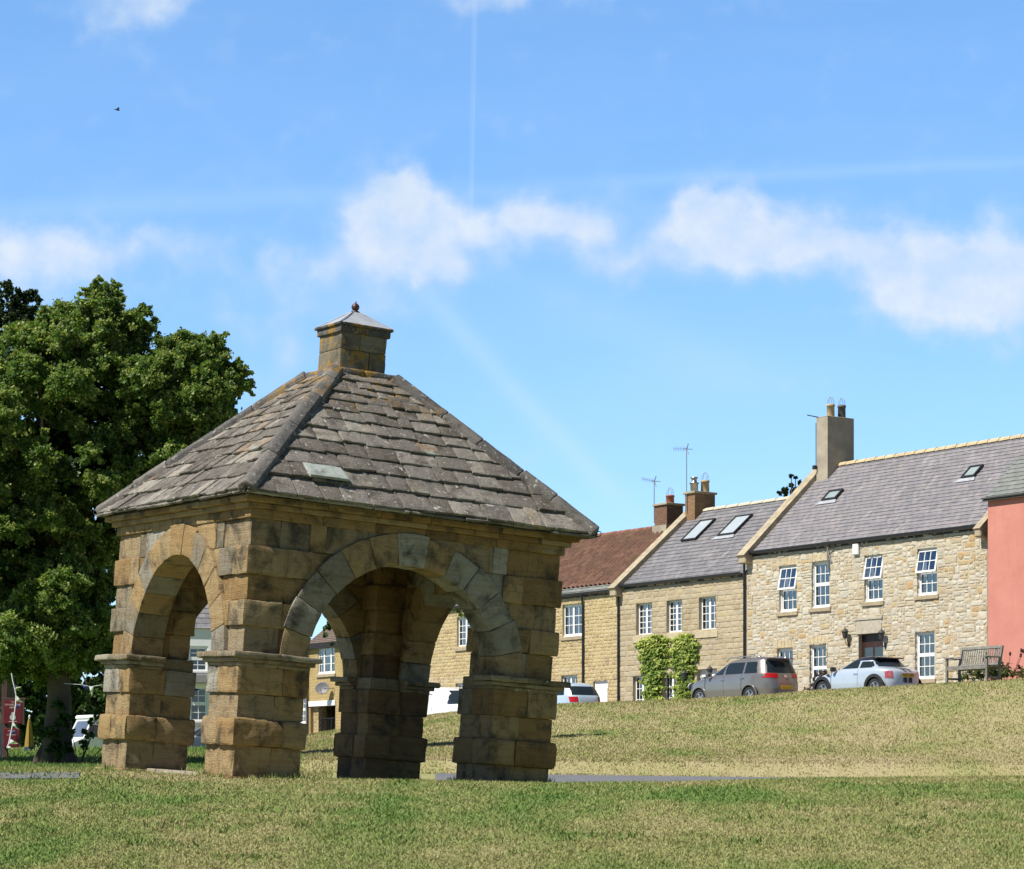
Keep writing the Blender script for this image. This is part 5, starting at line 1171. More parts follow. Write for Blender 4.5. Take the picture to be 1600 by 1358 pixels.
            for a0, a1 in zip(a_[:-1], a_[1:]):
                q = [(wx + r_ * math.cos(t_), yb(max(wr + r_ * math.sin(t_), T[0, 0])), max(wr + r_ * math.sin(t_), T[0, 0])) for r_, t_ in ((r0, a0), (r1, a0), (r1, a1), (r0, a1))]
                lip.quad(*q); lip.quad(q[0], q[3], (q[3][0], q[3][1] - sg * .14, q[3][2]), (q[0][0], q[0][1] - sg * .14, q[0][2]))
                lip.quad(q[1], q[2], (q[2][0], q[2][1] - sg * .03, q[2][2]), (q[1][0], q[1][1] - sg * .03, q[1][2]))
            lip.build('wheel_arch', PLAST if arch else paint, root)
    if tail:
        for sg in (-1, 1):
            x0, z0, z1, y0, y1, mt = tail; 
            mb = MB(); m2 = 8
            for i in range(m2):
                for j in range(4):
                    def P(a, b):
                        y = y0 + (y1 - y0) * a / m2; z = z0 + (z1 - z0) * b / 4; h_ = np.interp(z, zf, hw); r_ = np.interp(z, zf, xr); f_ = np.interp(z, zf, xf); cx, ax_ = (f_ + r_) / 2, (f_ - r_) / 2
                        # outline angle whose y gives this y (or wraps to the side beyond it)
                        if y < h_ * .90: yn = y / (h_); xn = -(max(0, 1 - abs(yn) ** width_exp)) ** (1 / width_exp); return Vector((cx + ax_ * xn * (1 - .035 * yn ** 2) - .012, sg * y * (1 - .06 * abs(xn) ** 3), z))
                        ex_ = y - h_ * .90; xn = -1 + (ex_ + .03) / ax_ ; yn = (max(0, 1 - abs(xn) ** width_exp)) ** (1 / width_exp); return Vector((cx + ax_ * xn * (1 - .035 * yn ** 2), sg * (h_ * yn * (1 - .06 * abs(xn) ** 3) + .012), z))
                    q = [P(i, j), P(i + 1, j), P(i + 1, j + 1), P(i, j + 1)]; mb.quad(*(q if sg < 0 else q[::-1]))
            mb.build('tail_light', mt, root, True)
    if head:
        for sg in (-1, 1):
            mb = MB(); x, y, z, r_ = head; mb.lathe([(r_, -.03), (r_, .0), (r_ * .8, .03), (0, .045)], 16, M=Matrix.Translation((x, sg * y, z)) @ Matrix.Rotation(R(70), 4, 'Y')); mb.build('headlight', LWHITE, root, True)
    if mirror:
        for sg in (-1, 1):
            x, z = mirror; y = np.interp(z, zf, hw); mb = MB(); mb.bbox(x - .07, x + .08, -.11, .11, -.075, .075, .045, M=Matrix.Translation((x * 0, sg * (y + .11), z))); mb.box(x - .03, x + .03, sg * y - .03, sg * y + .03, z - .06, z - .02); mb.build('wing_mirror', (roofmat or paint), root)
    for (x, z) in belt_handles:
        for sg in (-1, 1):
            y = sg * (np.interp(z, zf, hw) * .992 + .012); mb = MB(); mb.bbox(x - .1, x + .1, y - .012, y + .016, z - .02, z + .02, .008); mb.build('door_handle', CHROME if dull else paint, root)
    for gx in seams:
        for sg in (-1, 1):
            zz = np.linspace(.42, gx[1], 14); mb = MB(); mb.tube([(gx[0] + (.06 * max(0, .62 - z) if gx[0] < -.5 else 0), sg * (np.interp(z, zf, hw) * .994 + .001), z) for z in zz], .0075, 4); mb.build('door_seam', PLAST, root)
    if plate:
        x, z, txt = plate; mb = MB(); mb.bbox(x - .012, x, -.26, .26, z - .057, z + .057, .004); pl = mb.build('number_plate', YPLATE, root)
        if txt: text_mesh(txt, .095, BLACKP, pl, 'lettering', Matrix.Translation((x - .014, 0, z)) @ Matrix.Rotation(R(-90), 4, 'Z') @ Matrix.Rotation(R(90), 4, 'X'))
    return root, (zf, xf, xr, hw)
HEAD = math.atan2(BU, -AU)     # nose points down the street, away to the left
def place(px, s, back):
    """origin so that the tail (x = -back) stands in photo column px"""
    p = on_street(px, s); v = Vector((UV2[0], UV2[1], 0)) * back; q = p + v; q.z = tz(q.x, q.y) + .012; return q
# silver SUV
tab = [(.20, 2.02, -2.06, .82), (.34, 2.14, -2.17, .88), (.60, 2.20, -2.20, .905), (.80, 2.18, -2.19, .905), (.90, 2.05, -2.16, .90), (.98, 1.75, -2.14, .89), (1.04, 1.22, -2.12, .88), (1.08, 1.02, -2.10, .865), (1.30, .62, -2.00, .79), (1.50, .22, -1.90, .715), (1.60, -.02, -1.87, .66), (1.645, -.25, -1.82, .58), (1.67, -.55, -1.55, .40)]
SILV = car_paint('silver_paint', (.235, .22, .21), .5, .3)
loc = place(1229, 5.0, 2.2); loc.z += .0
suv, prof = car('parked_car', 'silver SUV with red tail lights parked in front of the coursed stone house', tab, SILV, (1.32, -1.30), .345,
    [dict(on='side', x0=.05, x1=.98, z0=1.11, z1=1.50, s1=-1.85), dict(on='side', x0=-.95, x1=-.03, z0=1.11, z1=1.51), dict(on='side', x0=-1.62, x1=-1.03, z0=1.12, z1=1.50, s0=.25), dict(on='rear', z0=1.12, z1=1.52, hw=.74, taper=.33), dict(on='front', z0=1.09, z1=1.56, hw=.78, taper=.33)],
    (-2.1, .95, 1.10, .34, .86, LRED), loc, HEAD, head=(2.02, .68, .80, .12), plate=(-2.215, .63, None), mirror=(.72, 1.14), belt_handles=((.05, .93), (-.95, .96)), seams=((.98, 1.05), (0.0, 1.08), (-.92, 1.08)))
mb = MB()
for sg in (-1, 1):
    mb = MB(); mb.tube([(.15, sg * .62, 1.57), (.02, sg * .61, 1.66), (-.6, sg * .58, 1.71), (-1.3, sg * .58, 1.70), (-1.62, sg * .6, 1.64)], .018, 6); mb.build('roof_rail', CHROME, suv, True)
mb = MB(); mb.lathe([(.0, .0), (.05, .0), (.065, .01), (.065, -.01)], 18, M=Matrix.Translation((-2.155, 0, 1.0)) @ Matrix.Rotation(R(-90), 4, 'Y')); mb.build('badge', CHROME, suv)
mb = MB(); mb.tube([(-2.06, .0, 1.13), (-2.0, .22, 1.24), (-1.97, .4, 1.26)], .012, 5); mb.build('wiper', PLAST, suv)
mb = MB(); mb.bbox(-1.98, -1.78, -.56, .56, 1.585, 1.625, .012); mb.build('spoiler', SILV, suv)
# pale blue coupe with a dark roof
tab = [(.17, 1.70, -1.66, .78), (.28, 1.80, -1.79, .82), (.50, 1.845, -1.845, .845), (.66, 1.83, -1.86, .845), (.76, 1.74, -1.86, .84), (.84, 1.48, -1.84, .83), (.90, 1.02, -1.80, .815), (.94, .82, -1.72, .795), (.98, .70, -1.36, .77), (1.10, .42, -1.17, .71), (1.22, .14, -1.03, .655), (1.29, -.06, -.98, .61), (1.34, -.26, -.93, .53), (1.365, -.42, -.72, .38)]
ICE = car_paint('pale_ice_blue_paint', (.47, .545, .64), .2, .3); DKROOF = car_paint('dark_roof_paint', (.02, .022, .03), .1, .2)
loc = place(1418, 5.1, 1.85)
cp, prof = car('parked_car', 'pale blue coupe with dark roof and twin dark stripes parked before the rubble stone house', tab, ICE, (1.22, -1.20), .325,
    [dict(on='side', x0=-.42, x1=.72, z0=.985, z1=1.235, s1=-2.2), dict(on='side', x0=-1.18, x1=-.50, z0=.985, z1=1.20, s0=.9), dict(on='rear', z0=.985, z1=1.27, hw=.62, taper=.25), dict(on='front', z0=.95, z1=1.28, hw=.72, taper=.3)],
    (-1.8, .63, .86, .58, .90, simple('pink_lens', (.42, .10, .12), .15, 0, .5, 14, .6)), loc, HEAD, DKROOF, 1.205, head=(1.66, .60, .70, .12), plate=(-1.885, .72, 'NL12 OKC'), arch=.075, mirror=(.62, .98), belt_handles=((-.38, .80),), dull=True, seams=((.78, .92), (-.46, .95)))
for sg in (-1, 1):
    mb = MB(); mb.bbox(-1.892, -1.868, sg * .11 - .062, sg * .11 + .062, .49, .652, .004); mb.build('stripe', PLAST, cp)
    mb = MB(); mb.quad((-1.86, sg * .11 - .06, .90), (-1.86, sg * .11 + .06, .90), (-1.42, sg * .11 + .06, .99), (-1.42, sg * .11 - .06, .99)); mb.build('stripe', PLAST, cp)
mb = MB(); mb.bbox(-1.905, -1.87, -.33, .33, .785, .815, .008); mb.build('boot_handle', CHROME, cp)
mb = MB(); mb.bbox(-1.09, -.88, -.58, .58, 1.275, 1.315, .014); mb.build('spoiler', DKROOF, cp)
mb = MB(); y = .845; mb.add([(1.02, y, .80), (.80, y, .74), (.86, y, .86)], [(0, 1, 2)]); mb.build('side_vent', PLAST, cp)
# pale hatchback, only its top shows over the crest
tab = [(.2, 1.75, -1.75, .78), (.35, 1.84, -1.86, .83), (.6, 1.87, -1.9, .845), (.8, 1.8, -1.88, .845), (.92, 1.35, -1.85, .83), (.98, .98, -1.82, .82), (1.2, .6, -1.66, .75), (1.38, .25, -1.5, .68), (1.45, 0, -1.42, .60), (1.49, -.25, -1.2, .42)]
loc = place(921, 4.6, 1.9); 
def fit_top(loc, px, py, H):
    """set the height so that the roof of a car H metres tall shows at row py"""
    loc = loc.copy(); loc.z = (HZ - py) / F * loc.y - H; return loc
car('parked_car', 'pale blue hatchback half hidden by the bank in front of the white door', tab, car_paint('white_blue_paint', (.46, .57, .70), .1), (1.2, -1.2), .3,
    [dict(on='side', x0=-.3, x1=.85, z0=1.0, z1=1.34, s1=-1.7), dict(on='side', x0=-1.35, x1=-.38, z0=1.0, z1=1.33, s0=.4), dict(on='rear', z0=1.0, z1=1.36, hw=.68, taper=.3), dict(on='front', z0=1.0, z1=1.38, hw=.7, taper=.3)],
    (-1.8, .75, .95, .5, .95, LRED), loc, HEAD, plate=(-1.915, .6, None))
# white panel van seen through the arch
tab = [(.25, 2.1, -2.1, .82), (.5, 2.2, -2.17, .86), (.9, 2.15, -2.18, .87), (1.05, 1.75, -2.17, .87), (1.15, 1.25, -2.17, .87), (1.45, .85, -2.16, .85), (1.70, .45, -2.14, .80), (1.80, .1, -2.1, .74), (1.84, -.2, -1.9, .55)]
loc = on_street(667, 4.3) - Vector((UV2[0], UV2[1], 0)) * 2.17; loc.z = tz(loc.x, loc.y)
van, prof = car('parked_van', 'white panel van parked in the street seen through the shelter arch', tab, car_paint('white_van_paint', (.80, .80, .79), .0), (1.35, -1.3), .31,
    [dict(on='side', x0=.45, x1=1.1, z0=1.12, z1=1.6, s1=-1.2), dict(on='front', z0=1.15, z1=1.68, hw=.78, taper=.2)], (-2.1, .85, 1.15, .66, .93, LRED), loc, HEAD + math.pi, cat='van', plate=(-2.19, .6, None)); van.scale = (1.4, 1.0, 1.02)
for z0, z1, x0, x1 in ((.9, 1.55, -1.95, -.35),):
    mb = MB(); y = -.868; mb.tube([(x0, y, z0), (x0, y + .02, z1), (x1, y + .02, z1), (x1, y, z0)], .012, 5); mb.build('side_panel', GREYM, van)
    mb = MB(); mb.bbox(-.75, -.5, -.9, -.855, 1.585, 1.62, .01); mb.build('door_handle', PLAST, van)
# grey blue people carrier by the white inn
tab = [(.2, 1.95, -1.95, .8), (.35, 2.05, -2.05, .85), (.65, 2.1, -2.1, .87), (.85, 1.95, -2.08, .87), (.98, 1.5, -2.05, .86), (1.05, 1.2, -2.03, .85), (1.3, .8, -1.95, .78), (1.5, .42, -1.85, .71), (1.58, .15, -1.75, .63), (1.62, -.2, -1.5, .45)]
d = 126.0; p = ray(299, 1169, d); hb = math.atan2(.18, -1.0)
car('parked_car', 'grey blue people carrier parked before the white inn', tab, simple('grey_blue_paint', (.045, .068, .10), .35, .1, .05, 2, .3, .2), (1.25, -1.35), .33,
    [dict(on='side', x0=.2, x1=1.15, z0=1.06, z1=1.46, s1=-1.7), dict(on='side', x0=-.85, x1=.12, z0=1.06, z1=1.47), dict(on='side', x0=-1.7, x1=-.93, z0=1.06, z1=1.45, s0=.3), dict(on='front', z0=1.06, z1=1.5, hw=.75, taper=.3), dict(on='rear', z0=1.06, z1=1.5, hw=.7, taper=.3)],
    (-2.0, .9, 1.15, .6, .95, LRED), Vector((p.x + 1.0, d, tz(p.x, d) + .02)), hb)
# white camper van with a tall overcab roof, seen nose on
d = 128.0; p = ray(152, 1180, d); cz = tz(p.x, d)
camper = empty('camper_van', (p.x, d, cz), R(-140), 'white camper van parked behind the big lime tree', 'camper van')
camper.scale = (.8, .8, .8)
CW = simple('camper_white', (.80, .80, .79), .4, 0, .04, 2)
mb = MB(); mb.bbox(-3.2, .25, -1.08, 1.08, .45, 2.72, .12); mb.bbox(.1, 1.0, -1.06, 1.06, 2.46, 2.735, .09); b_ = mb.build('body', CW, camper)
mb = MB()     # cab with sloping bonnet and windscreen
prof_ = [(.24, .45), (2.25, .45), (2.32, .62), (2.28, .98), (1.55, 1.28), (.9, 2.47), (.24, 2.48)]
for sg in (-1, 1): mb.poly([(x, sg * .96, z) for x, z in (prof_ if sg < 0 else prof_[::-1])])
for (a, c) in zip(prof_, prof_[1:] + prof_[:1]): mb.quad((a[0], -.96, a[1]), (a[0], .96, a[1]), (c[0], .96, c[1]), (c[0], -.96, c[1]))
mb.build('cab', CW, camper)
mb = MB(); a, c = (1.50, 1.36), (.95, 2.37); mb.quad((a[0] + .02, -.85, a[1]), (a[0] + .02, .85, a[1]), (c[0] + .02, .75, c[1]), (c[0] + .02, -.75, c[1])); mb.build('windscreen', simple('camper_glass', (.10, .13, .18), .08, 0, .2, 2, .8), camper)
for sg in (-1, 1):
    mb = MB(); q = [(.4, 1.36), (1.42, 1.36), (1.0, 2.1), (.4, 2.1)]; mb.poly([(x, sg * .968, z) for x, z in q]); mb.build('side_window', CARGL, camper)
    mb = MB(); mb.bbox(2.2, 2.33, sg * .72 - .17, sg * .72 + .17, .8, .98, .03); mb.build('headlight', LWHITE, camper)
    mb = MB(); mb.bbox(1.15, 1.3, sg * 1.16 - .1, sg * 1.16 + .1, 1.4, 1.75, .03); mb.build('wing_mirror', PLAST, camper)
    for wx in (1.55, -2.0): mb = MB(); mb.lathe([(.0, -.1), (.3, -.1), (.34, -.06), (.34, .06), (.3, .1), (0, .1)], 20, M=Matrix.Translation((wx, sg * .86, .34)) @ Matrix.Rotation(R(90), 4, 'X')); mb.build('wheel', TYRE, camper)
mb = MB(); mb.bbox(2.28, 2.36, -.9, .9, .5, .72, .03); mb.bbox(2.29, 2.335, -.5, .5, .76, .92, .02); mb.build('bumper', PLAST, camper)
# ------------------------------------------------------------------ park bench
WOODG = simple('weathered_grey_teak', (.20, .195, .175), .85, 0, .35, 7, bump=.3)
bp = on_street(1521, 9.4); bz = tz(bp.x, bp.y)
bench = empty('park_bench', (bp.x, bp.y, bz), ROWROT, 'weathered grey slatted wooden bench standing on the bank against the pink house', 'bench')
BL = 1.62; BT = Matrix.Rotation(0, 4, 'X')
def beam(nm, x0, x1, y0, y1, z0, z1, par=bench, M=None): mb = MB(); mb.bbox(x0, x1, y0, y1, z0, z1, .008, M=M); return mb.build(nm, WOODG, par)
tilt = Matrix.Translation((0, .22, .42)) @ Matrix.Rotation(R(-12), 4, 'X') @ Matrix.Translation((0, -.22, -.42))
for sx in (-1, 1):
    x = sx * (BL / 2 - .035)
    beam('leg', x - .035, x + .035, -.30, -.23, -.1, .66); beam('leg', x - .035, x + .035, .19, .26, -.1, .46)
    beam('back_post', x - .035, x + .035, .19, .26, .42, 1.02, M=tilt); beam('armrest', x - .045, x + .045, -.34, .26, .66, .70); beam('rail', x - .025, x + .025, -.23, .19, .08, .14)
beam('seat_rail', -BL / 2 + .07, BL / 2 - .07, -.30, -.25, .34, .43); beam('seat_rail', -BL / 2 + .07, BL / 2 - .07, .19, .24, .34, .43)
mb = MB()
for i in range(5): y = -.30 + .1 * i; mb.bbox(-BL / 2 + .04, BL / 2 - .04, y, y + .08, .432, .455, .006)
mb.build('seat', WOODG, bench)
mb = MB()
for i in range(17): x = -BL / 2 + .12 + (BL - .24) * i / 16; mb.bbox(x - .022, x + .022, .21, .235, .52, .94, .006, M=tilt)
mb.build('backrest', WOODG, bench)
beam('top_rail', -BL / 2 + .07, BL / 2 - .07, .19, .25, .94, 1.02, M=tilt); beam('back_rail', -BL / 2 + .07, BL / 2 - .07, .195, .245, .46, .52, M=tilt)
# ------------------------------------------------------------------ foliage
def leaf_mat(name, stops, trans=.3, rough=.55):
    m, nt, out = new_mat(name); r = nt.attr('rnd')
    c = nt.ramp(r, stops)
    b = nt.n('ShaderNodeBsdfPrincipled'); nt.put(b, 'Base Color', c); nt.put(b, 'Roughness', rough); nt.put(b, 'Specular IOR Level', .35)
    t = nt.n('ShaderNodeBsdfTranslucent'); nt.put(t, 0, nt.mix(1.0, c, (1.3, 1.5, .6), 'MULTIPLY'))
    mx = nt.n('ShaderNodeMixShader'); mx.inputs[0].default_value = trans; nt.L.new(b.outputs[0], mx.inputs[1]); nt.L.new(t.outputs[0], mx.inputs[2]); nt.L.new(mx.outputs[0], out.inputs[0]); return m
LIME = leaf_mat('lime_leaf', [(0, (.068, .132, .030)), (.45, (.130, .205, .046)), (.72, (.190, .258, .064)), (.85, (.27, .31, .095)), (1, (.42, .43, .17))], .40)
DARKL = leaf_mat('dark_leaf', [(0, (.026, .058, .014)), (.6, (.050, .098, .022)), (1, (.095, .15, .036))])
CONIF = leaf_mat('conifer_leaf', [(0, (.012, .030, .010)), (.6, (.030, .060, .014)), (1, (.07, .11, .02))], .15)
IVYG = leaf_mat('ivy_leaf', [(0, (.05, .11, .015)), (.3, (.14, .22, .035)), (.6, (.32, .38, .07)), (1, (.62, .62, .20))], .25)
PURP = leaf_mat('purple_leaf', [(0, (.035, .014, .016)), (.6, (.085, .035, .032)), (1, (.15, .08, .06))], .2)
BORD = leaf_mat('border_leaf', [(0, (.03, .06, .015)), (.5, (.07, .11, .02)), (.8, (.13, .15, .03)), (1, (.16, .06, .04))], .25)
BARK = simple('bark', (.085, .068, .052), .95, 0, .4, 3, bump=.8)
def leaves_mesh(name, P, Nrm, size, mat, parent, rnd, aspect=1.5, jit=.9):
    n = len(P); N = Nrm + RNG.normal(0, jit, (n, 3)); N /= np.linalg.norm(N, axis=1, keepdims=True) + 1e-9
    up = RNG.normal(0, 1, (n, 3)); up[:, 2] -= .6; T = np.cross(N, up); T /= np.linalg.norm(T, axis=1, keepdims=True) + 1e-9; B = np.cross(N, T)
    s = (size * RNG.uniform(.55, 1.35, n))[:, None]; w = s / aspect * .5; l = s * .5
    V = np.empty((n, 4, 3)); bend = N * s * .12
    V[:, 0] = P - B * l; V[:, 1] = P + T * w - bend; V[:, 2] = P + B * l; V[:, 3] = P - T * w - bend
    return np_mesh(name, V.reshape(-1, 3), np.arange(n * 4).reshape(-1, 4), mat, parent, {'rnd': ('FACE', rnd)})
def clump_leaves(clumps, per, bright_top=True, yellow=.12, shell=.55, squash=.8, dark=0.0):
    """clumps: rows x, y, z, r (local). Leaves spread through each clump, denser near its skin"""
    C = np.asarray(clumps, float); cnt = np.maximum((per * (C[:, 3] / C[:, 3].mean()) ** 2).astype(int), 20); ci = np.repeat(np.arange(len(C)), cnt); n = len(ci)
    D = RNG.normal(0, 1, (n, 3)); D /= np.linalg.norm(D, axis=1, keepdims=True); rad = np.where(RNG.random(n) < shell, RNG.uniform(.75, 1.12, n), RNG.random(n) ** .45)
    # leaves sit on short sprays that stand out of the clump, so that its outline is tufty
    ns = np.maximum((16 * (C[:, 3] / C[:, 3].mean()) ** 2).astype(int), 6); so = np.concatenate([[0], np.cumsum(ns)[:-1]]); nt_ = ns.sum(); cs_ = np.repeat(np.arange(len(C)), ns)
    SD = RNG.normal(0, 1, (nt_, 3)); SD[:, 2] += .25; SD /= np.linalg.norm(SD, axis=1, keepdims=True); SL = RNG.uniform(.55, 1.25, nt_)
    si = so[ci] + (RNG.random(n) * ns[ci]).astype(int); t = np.where(RNG.random(n) < shell, RNG.uniform(.55, 1.0, n), RNG.random(n) ** .7) * SL[si]
    P = SD[si] * t[:, None]; P[:, 2] -= .10 * t ** 2; P = P + RNG.normal(0, .13, (n, 3)) * (1.25 - .5 * np.minimum(t, 1))[:, None]
    P = C[ci, :3] + P * C[ci, 3][:, None] * np.array([1, 1, squash])
    D = .6 * SD[si] + .4 * D; sv = RNG.random(nt_)
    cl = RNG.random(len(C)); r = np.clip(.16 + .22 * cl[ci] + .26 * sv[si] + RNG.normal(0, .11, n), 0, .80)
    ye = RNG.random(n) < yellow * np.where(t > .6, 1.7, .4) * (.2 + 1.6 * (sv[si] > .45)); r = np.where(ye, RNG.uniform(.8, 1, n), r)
    Nn = D * .8 + np.array([0, 0, .5]); return P, Nn, r
def limb_tree(mb, base, top, r0, r1, branches, rad=.3):
    pts = []; n = 10
    for i in range(n + 1):
        f = i / n; p = Vector(base).lerp(Vector(top), f) + Vector((mnoise.noise(Vector((f * 3, 1.3, base[0]))), mnoise.noise(Vector((f * 3, 7.3, base[1]))), 0)) * .12 * min(f * 3, 1); pts.append(p)
    rr_ = [r0 * (1 + .55 * math.exp(-i / n * 14)) * (1 - i / n) + r1 * i / n for i in range(n + 1)]
    mb.tube(pts, rr_, 14)
    for (f, q) in branches:
        s = pts[int(f * n)]; e = Vector(q); mid = s.lerp(e, .5) + Vector((0, 0, .12 * (e - s).length)); k = 7
        bp_ = [(s * (1 - t) ** 2 + mid * 2 * t * (1 - t) + e * t * t) for t in [i / k for i in range(k + 1)]]; r_ = rad * r0 * (1 - .4 * f)
        mb.tube(bp_, [r_ * (1 - .85 * i / k) + .008 for i in range(k + 1)], 7)
# ---- the big lime tree
DT = 55.0; SCL = DT / F
def loc_px(px, py, dep, base): v = ray(px, py, DT + dep); v.x = (px - CX) / F * DT; v.z = (HZ - py) / F * DT; return (v.x - base.x, dep, v.z - base.z)
bx = ray(86, 1196, DT); bx.z = tz(bx.x, bx.y) - .02
lime = empty('lime_tree', bx, 0, 'big leafy lime tree with yellow green tufts standing left of the shelter', 'tree')
ELL = [(95, 710, 170, 230, 3.0, 1.0), (95, 590, 125, 100, 2.2, .5), (165, 530, 66, 72, 1.3, .4), (250, 625, 82, 84, 1.8, .5), (322, 640, 56, 100, 1.3, .5), (338, 548, 20, 46, .5, .16), (372, 598, 22, 42, .5, .2), (290, 575, 50, 60, 1.0, .3), (205, 770, 110, 120, 2.4, .5), (20, 860, 150, 150, 2.6, .6), (110, 950, 90, 105, 2.4, .5), (150, 880, 40, 120, 1.6, .3), (-90, 760, 130, 190, 3.2, .7), (50, 1005, 115, 66, 2.4, .6), (140, 1010, 50, 50, 1.4, .3), (165, 462, 32, 42, .7, .2), (228, 510, 28, 40, .6, .16), (110, 510, 46, 36, .8, .2), (290, 735, 55, 60, 1.5, .25)]
cl = []
rt = random.Random(11)
for (ex_, ey_, rx, ry, rd, wt) in ELL:
    k = int(80 * wt) + 3
    for i in range(k):
        while True:
            v = Vector((rt.gauss(0, 1), rt.gauss(0, 1), rt.gauss(0, 1))).normalized()
            if v.y < .45: break
        f = rt.uniform(.80, 1.0) if rt.random() < .75 else rt.uniform(.3, .8); rr0 = rt.uniform(.22, .50) * (1 if rx > 40 else .5)
        x, y, z = loc_px(ex_ + v.x * f * max(rx - rr0 / SCL * .6, 6), ey_ - v.z * f * max(ry - rr0 / SCL * .6, 6), v.y * f * rd, bx)
        cl.append((x, y, z, rr0))
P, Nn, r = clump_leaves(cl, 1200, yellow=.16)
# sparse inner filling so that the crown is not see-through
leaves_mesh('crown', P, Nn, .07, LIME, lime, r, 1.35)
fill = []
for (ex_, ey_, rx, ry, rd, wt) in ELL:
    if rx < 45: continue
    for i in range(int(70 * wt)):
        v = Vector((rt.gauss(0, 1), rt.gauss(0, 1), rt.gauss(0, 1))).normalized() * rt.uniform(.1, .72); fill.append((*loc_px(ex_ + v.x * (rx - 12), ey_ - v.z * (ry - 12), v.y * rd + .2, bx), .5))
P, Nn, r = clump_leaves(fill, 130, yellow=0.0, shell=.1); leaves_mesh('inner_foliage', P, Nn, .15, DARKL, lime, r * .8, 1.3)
mb = MB(); brs = []
for k in range(16):
    c_l = rt.choice(cl); brs.append((rt.uniform(.3, .95), (c_l[0] * .8, c_l[1] * .8, c_l[2])))
limb_tree(mb, (0, 0, -.2), loc_px(105, 640, 0, bx), .30, .07, brs, .38)
for a in np.linspace(0, 2 * math.pi, 8)[:-1]:     # root flare
    mb.tube([(math.cos(a) * .2, math.sin(a) * .2, .55), (math.cos(a) * .34, math.sin(a) * .34, .18), (math.cos(a) * .52, math.sin(a) * .52, -.12)], [.06, .12, .06], 7)
mb.build('trunk', BARK, lime, True)
# a second lime of the same row, further left: only its edge comes into the picture
b2_ = ray(-245, 1190, 58); b2_.z = tz(b2_.x, b2_.y) - .02
lime2 = empty('lime_tree', b2_, R(0), 'second leafy lime further back, only its edge shows at the left edge', 'tree'); lime2.scale = (.98, 1.1, 1.0)
for ch in list(lime.children): c_ = ch.copy(); COL.objects.link(c_); c_.parent = lime2
# suckers and ivy round the foot of the trunk
P, Nn, r = clump_leaves([(.12, -.3, .35, .3), (-.05, -.32, .75, .24), (.22, -.25, 1.0, .22), (.1, -.3, 1.35, .2), (.25, -.2, .4, .2)], 260, yellow=0); leaves_mesh('base_shoots', P, Nn, .10, DARKL, lime, r * .5, 1.3)
sh = []
for k in range(16): a = k / 15; sh.append((.5 + 1.1 * a + rt.uniform(-.1, .1), -.3, .25 + rt.uniform(0, .9) * (1 - abs(a - .4)), .11))
P, Nn, r = clump_leaves(sh, 9, yellow=0); 
lb = ray(138, 1190, DT - .4); sb = empty('sapling_shrub', (bx.x, bx.y, bx.z), 0, 'loose dark leafy shoots growing beside the lime trunk in front of the camper van', 'shrub')
leaves_mesh('leaves', P, Nn, .12, DARKL, sb, r * .5, 1.4); mb = MB()
for q in sh[::2]: mb.tube([(.55, -.3, -.1), (q[0] * .7 + .2, -.3, q[2] * .6), (q[0], -.3, q[2])], [.015, .01, .005], 5)
mb.build('stem', BARK, sb)
# ---- other trees
def blob_tree(name, label, px, d, py_base, blobs, mat, trunk, size, per, group=None, yellow=0, sq=.85, asp=1.4, zbase=None):
    b = ray(px, py_base, d); b.z = tz(b.x, b.y) if zbase is None else zbase
    root = empty(name, b, 0, label, 'tree', group); c = []
    for (ex_, ey_, rx, ry, k) in blobs:
        for i in range(k):
            v = Vector((rt.gauss(0, 1), rt.gauss(0, 1), rt.gauss(0, 1))).normalized() * rt.uniform(.55, 1); s = d / F
            q = ((ex_ - px) * s + v.x * rx * s, v.y * rx * s, (HZ - ey_) * s - b.z + v.z * ry * s); c.append((*q, rt.uniform(.18, .34) * max(rx, ry) * s))
    P, Nn, r = clump_leaves(c, per, yellow=yellow, squash=sq); leaves_mesh('crown', P, Nn, size, mat, root, r, asp)
    mb = MB(); t0 = c[0]; zt = np.mean([q[2] for q in c]); limb_tree(mb, (0, 0, -.2), (np.mean([q[0] for q in c]), 0, zt), trunk, trunk * .3, [(rt.uniform(.4, .9), q[:3]) for q in c[:6]], .4); mb.build('trunk', BARK, root, True); return root
blob_tree('evergreen_tree', 'dark evergreen tree rising behind the lime at the left edge', 5, 84, 1170, [(18, 490, 40, 48, 26), (46, 478, 20, 34, 10), (-15, 560, 60, 90, 16), (30, 520, 30, 50, 10), (-40, 800, 90, 200, 26), (40, 470, 12, 24, 4), (8, 455, 16, 20, 5)], CONIF, .4, .16, 900, sq=1.2, asp=2.2)
G = 'trees behind the lime trunk'
blob_tree('background_tree', 'dark green tree behind the sign and the bunting', 10, 138, 1172, [(15, 1020, 70, 60, 16), (10, 1095, 55, 55, 16), (-50, 1000, 60, 90, 14), (45, 1090, 40, 60, 12), (30, 1130, 50, 34, 12)], DARKL, .25, .3, 900, G)
blob_tree('background_tree', 'mid green tree in shade directly behind the lime trunk', 75, 142, 1172, [(70, 1040, 60, 60, 16), (80, 1110, 60, 50, 20), (110, 1085, 40, 60, 10)], DARKL, .25, .3, 900, G)
blob_tree('background_tree', 'leafy green tree behind the camper van', 150, 146, 1172, [(140, 1040, 60, 60, 16), (150, 1100, 60, 50, 20), (190, 1000, 60, 70, 14), (125, 1120, 40, 40, 10)], DARKL, .25, .3, 900, G, .1)
blob_tree('background_tree', 'tall dark tree seen through the left arch above the white inn', 300, 158, 1172, [(300, 930, 70, 75, 24), (330, 980, 45, 36, 10), (250, 900, 90, 90, 20)], DARKL, .4, .26, 800, G)
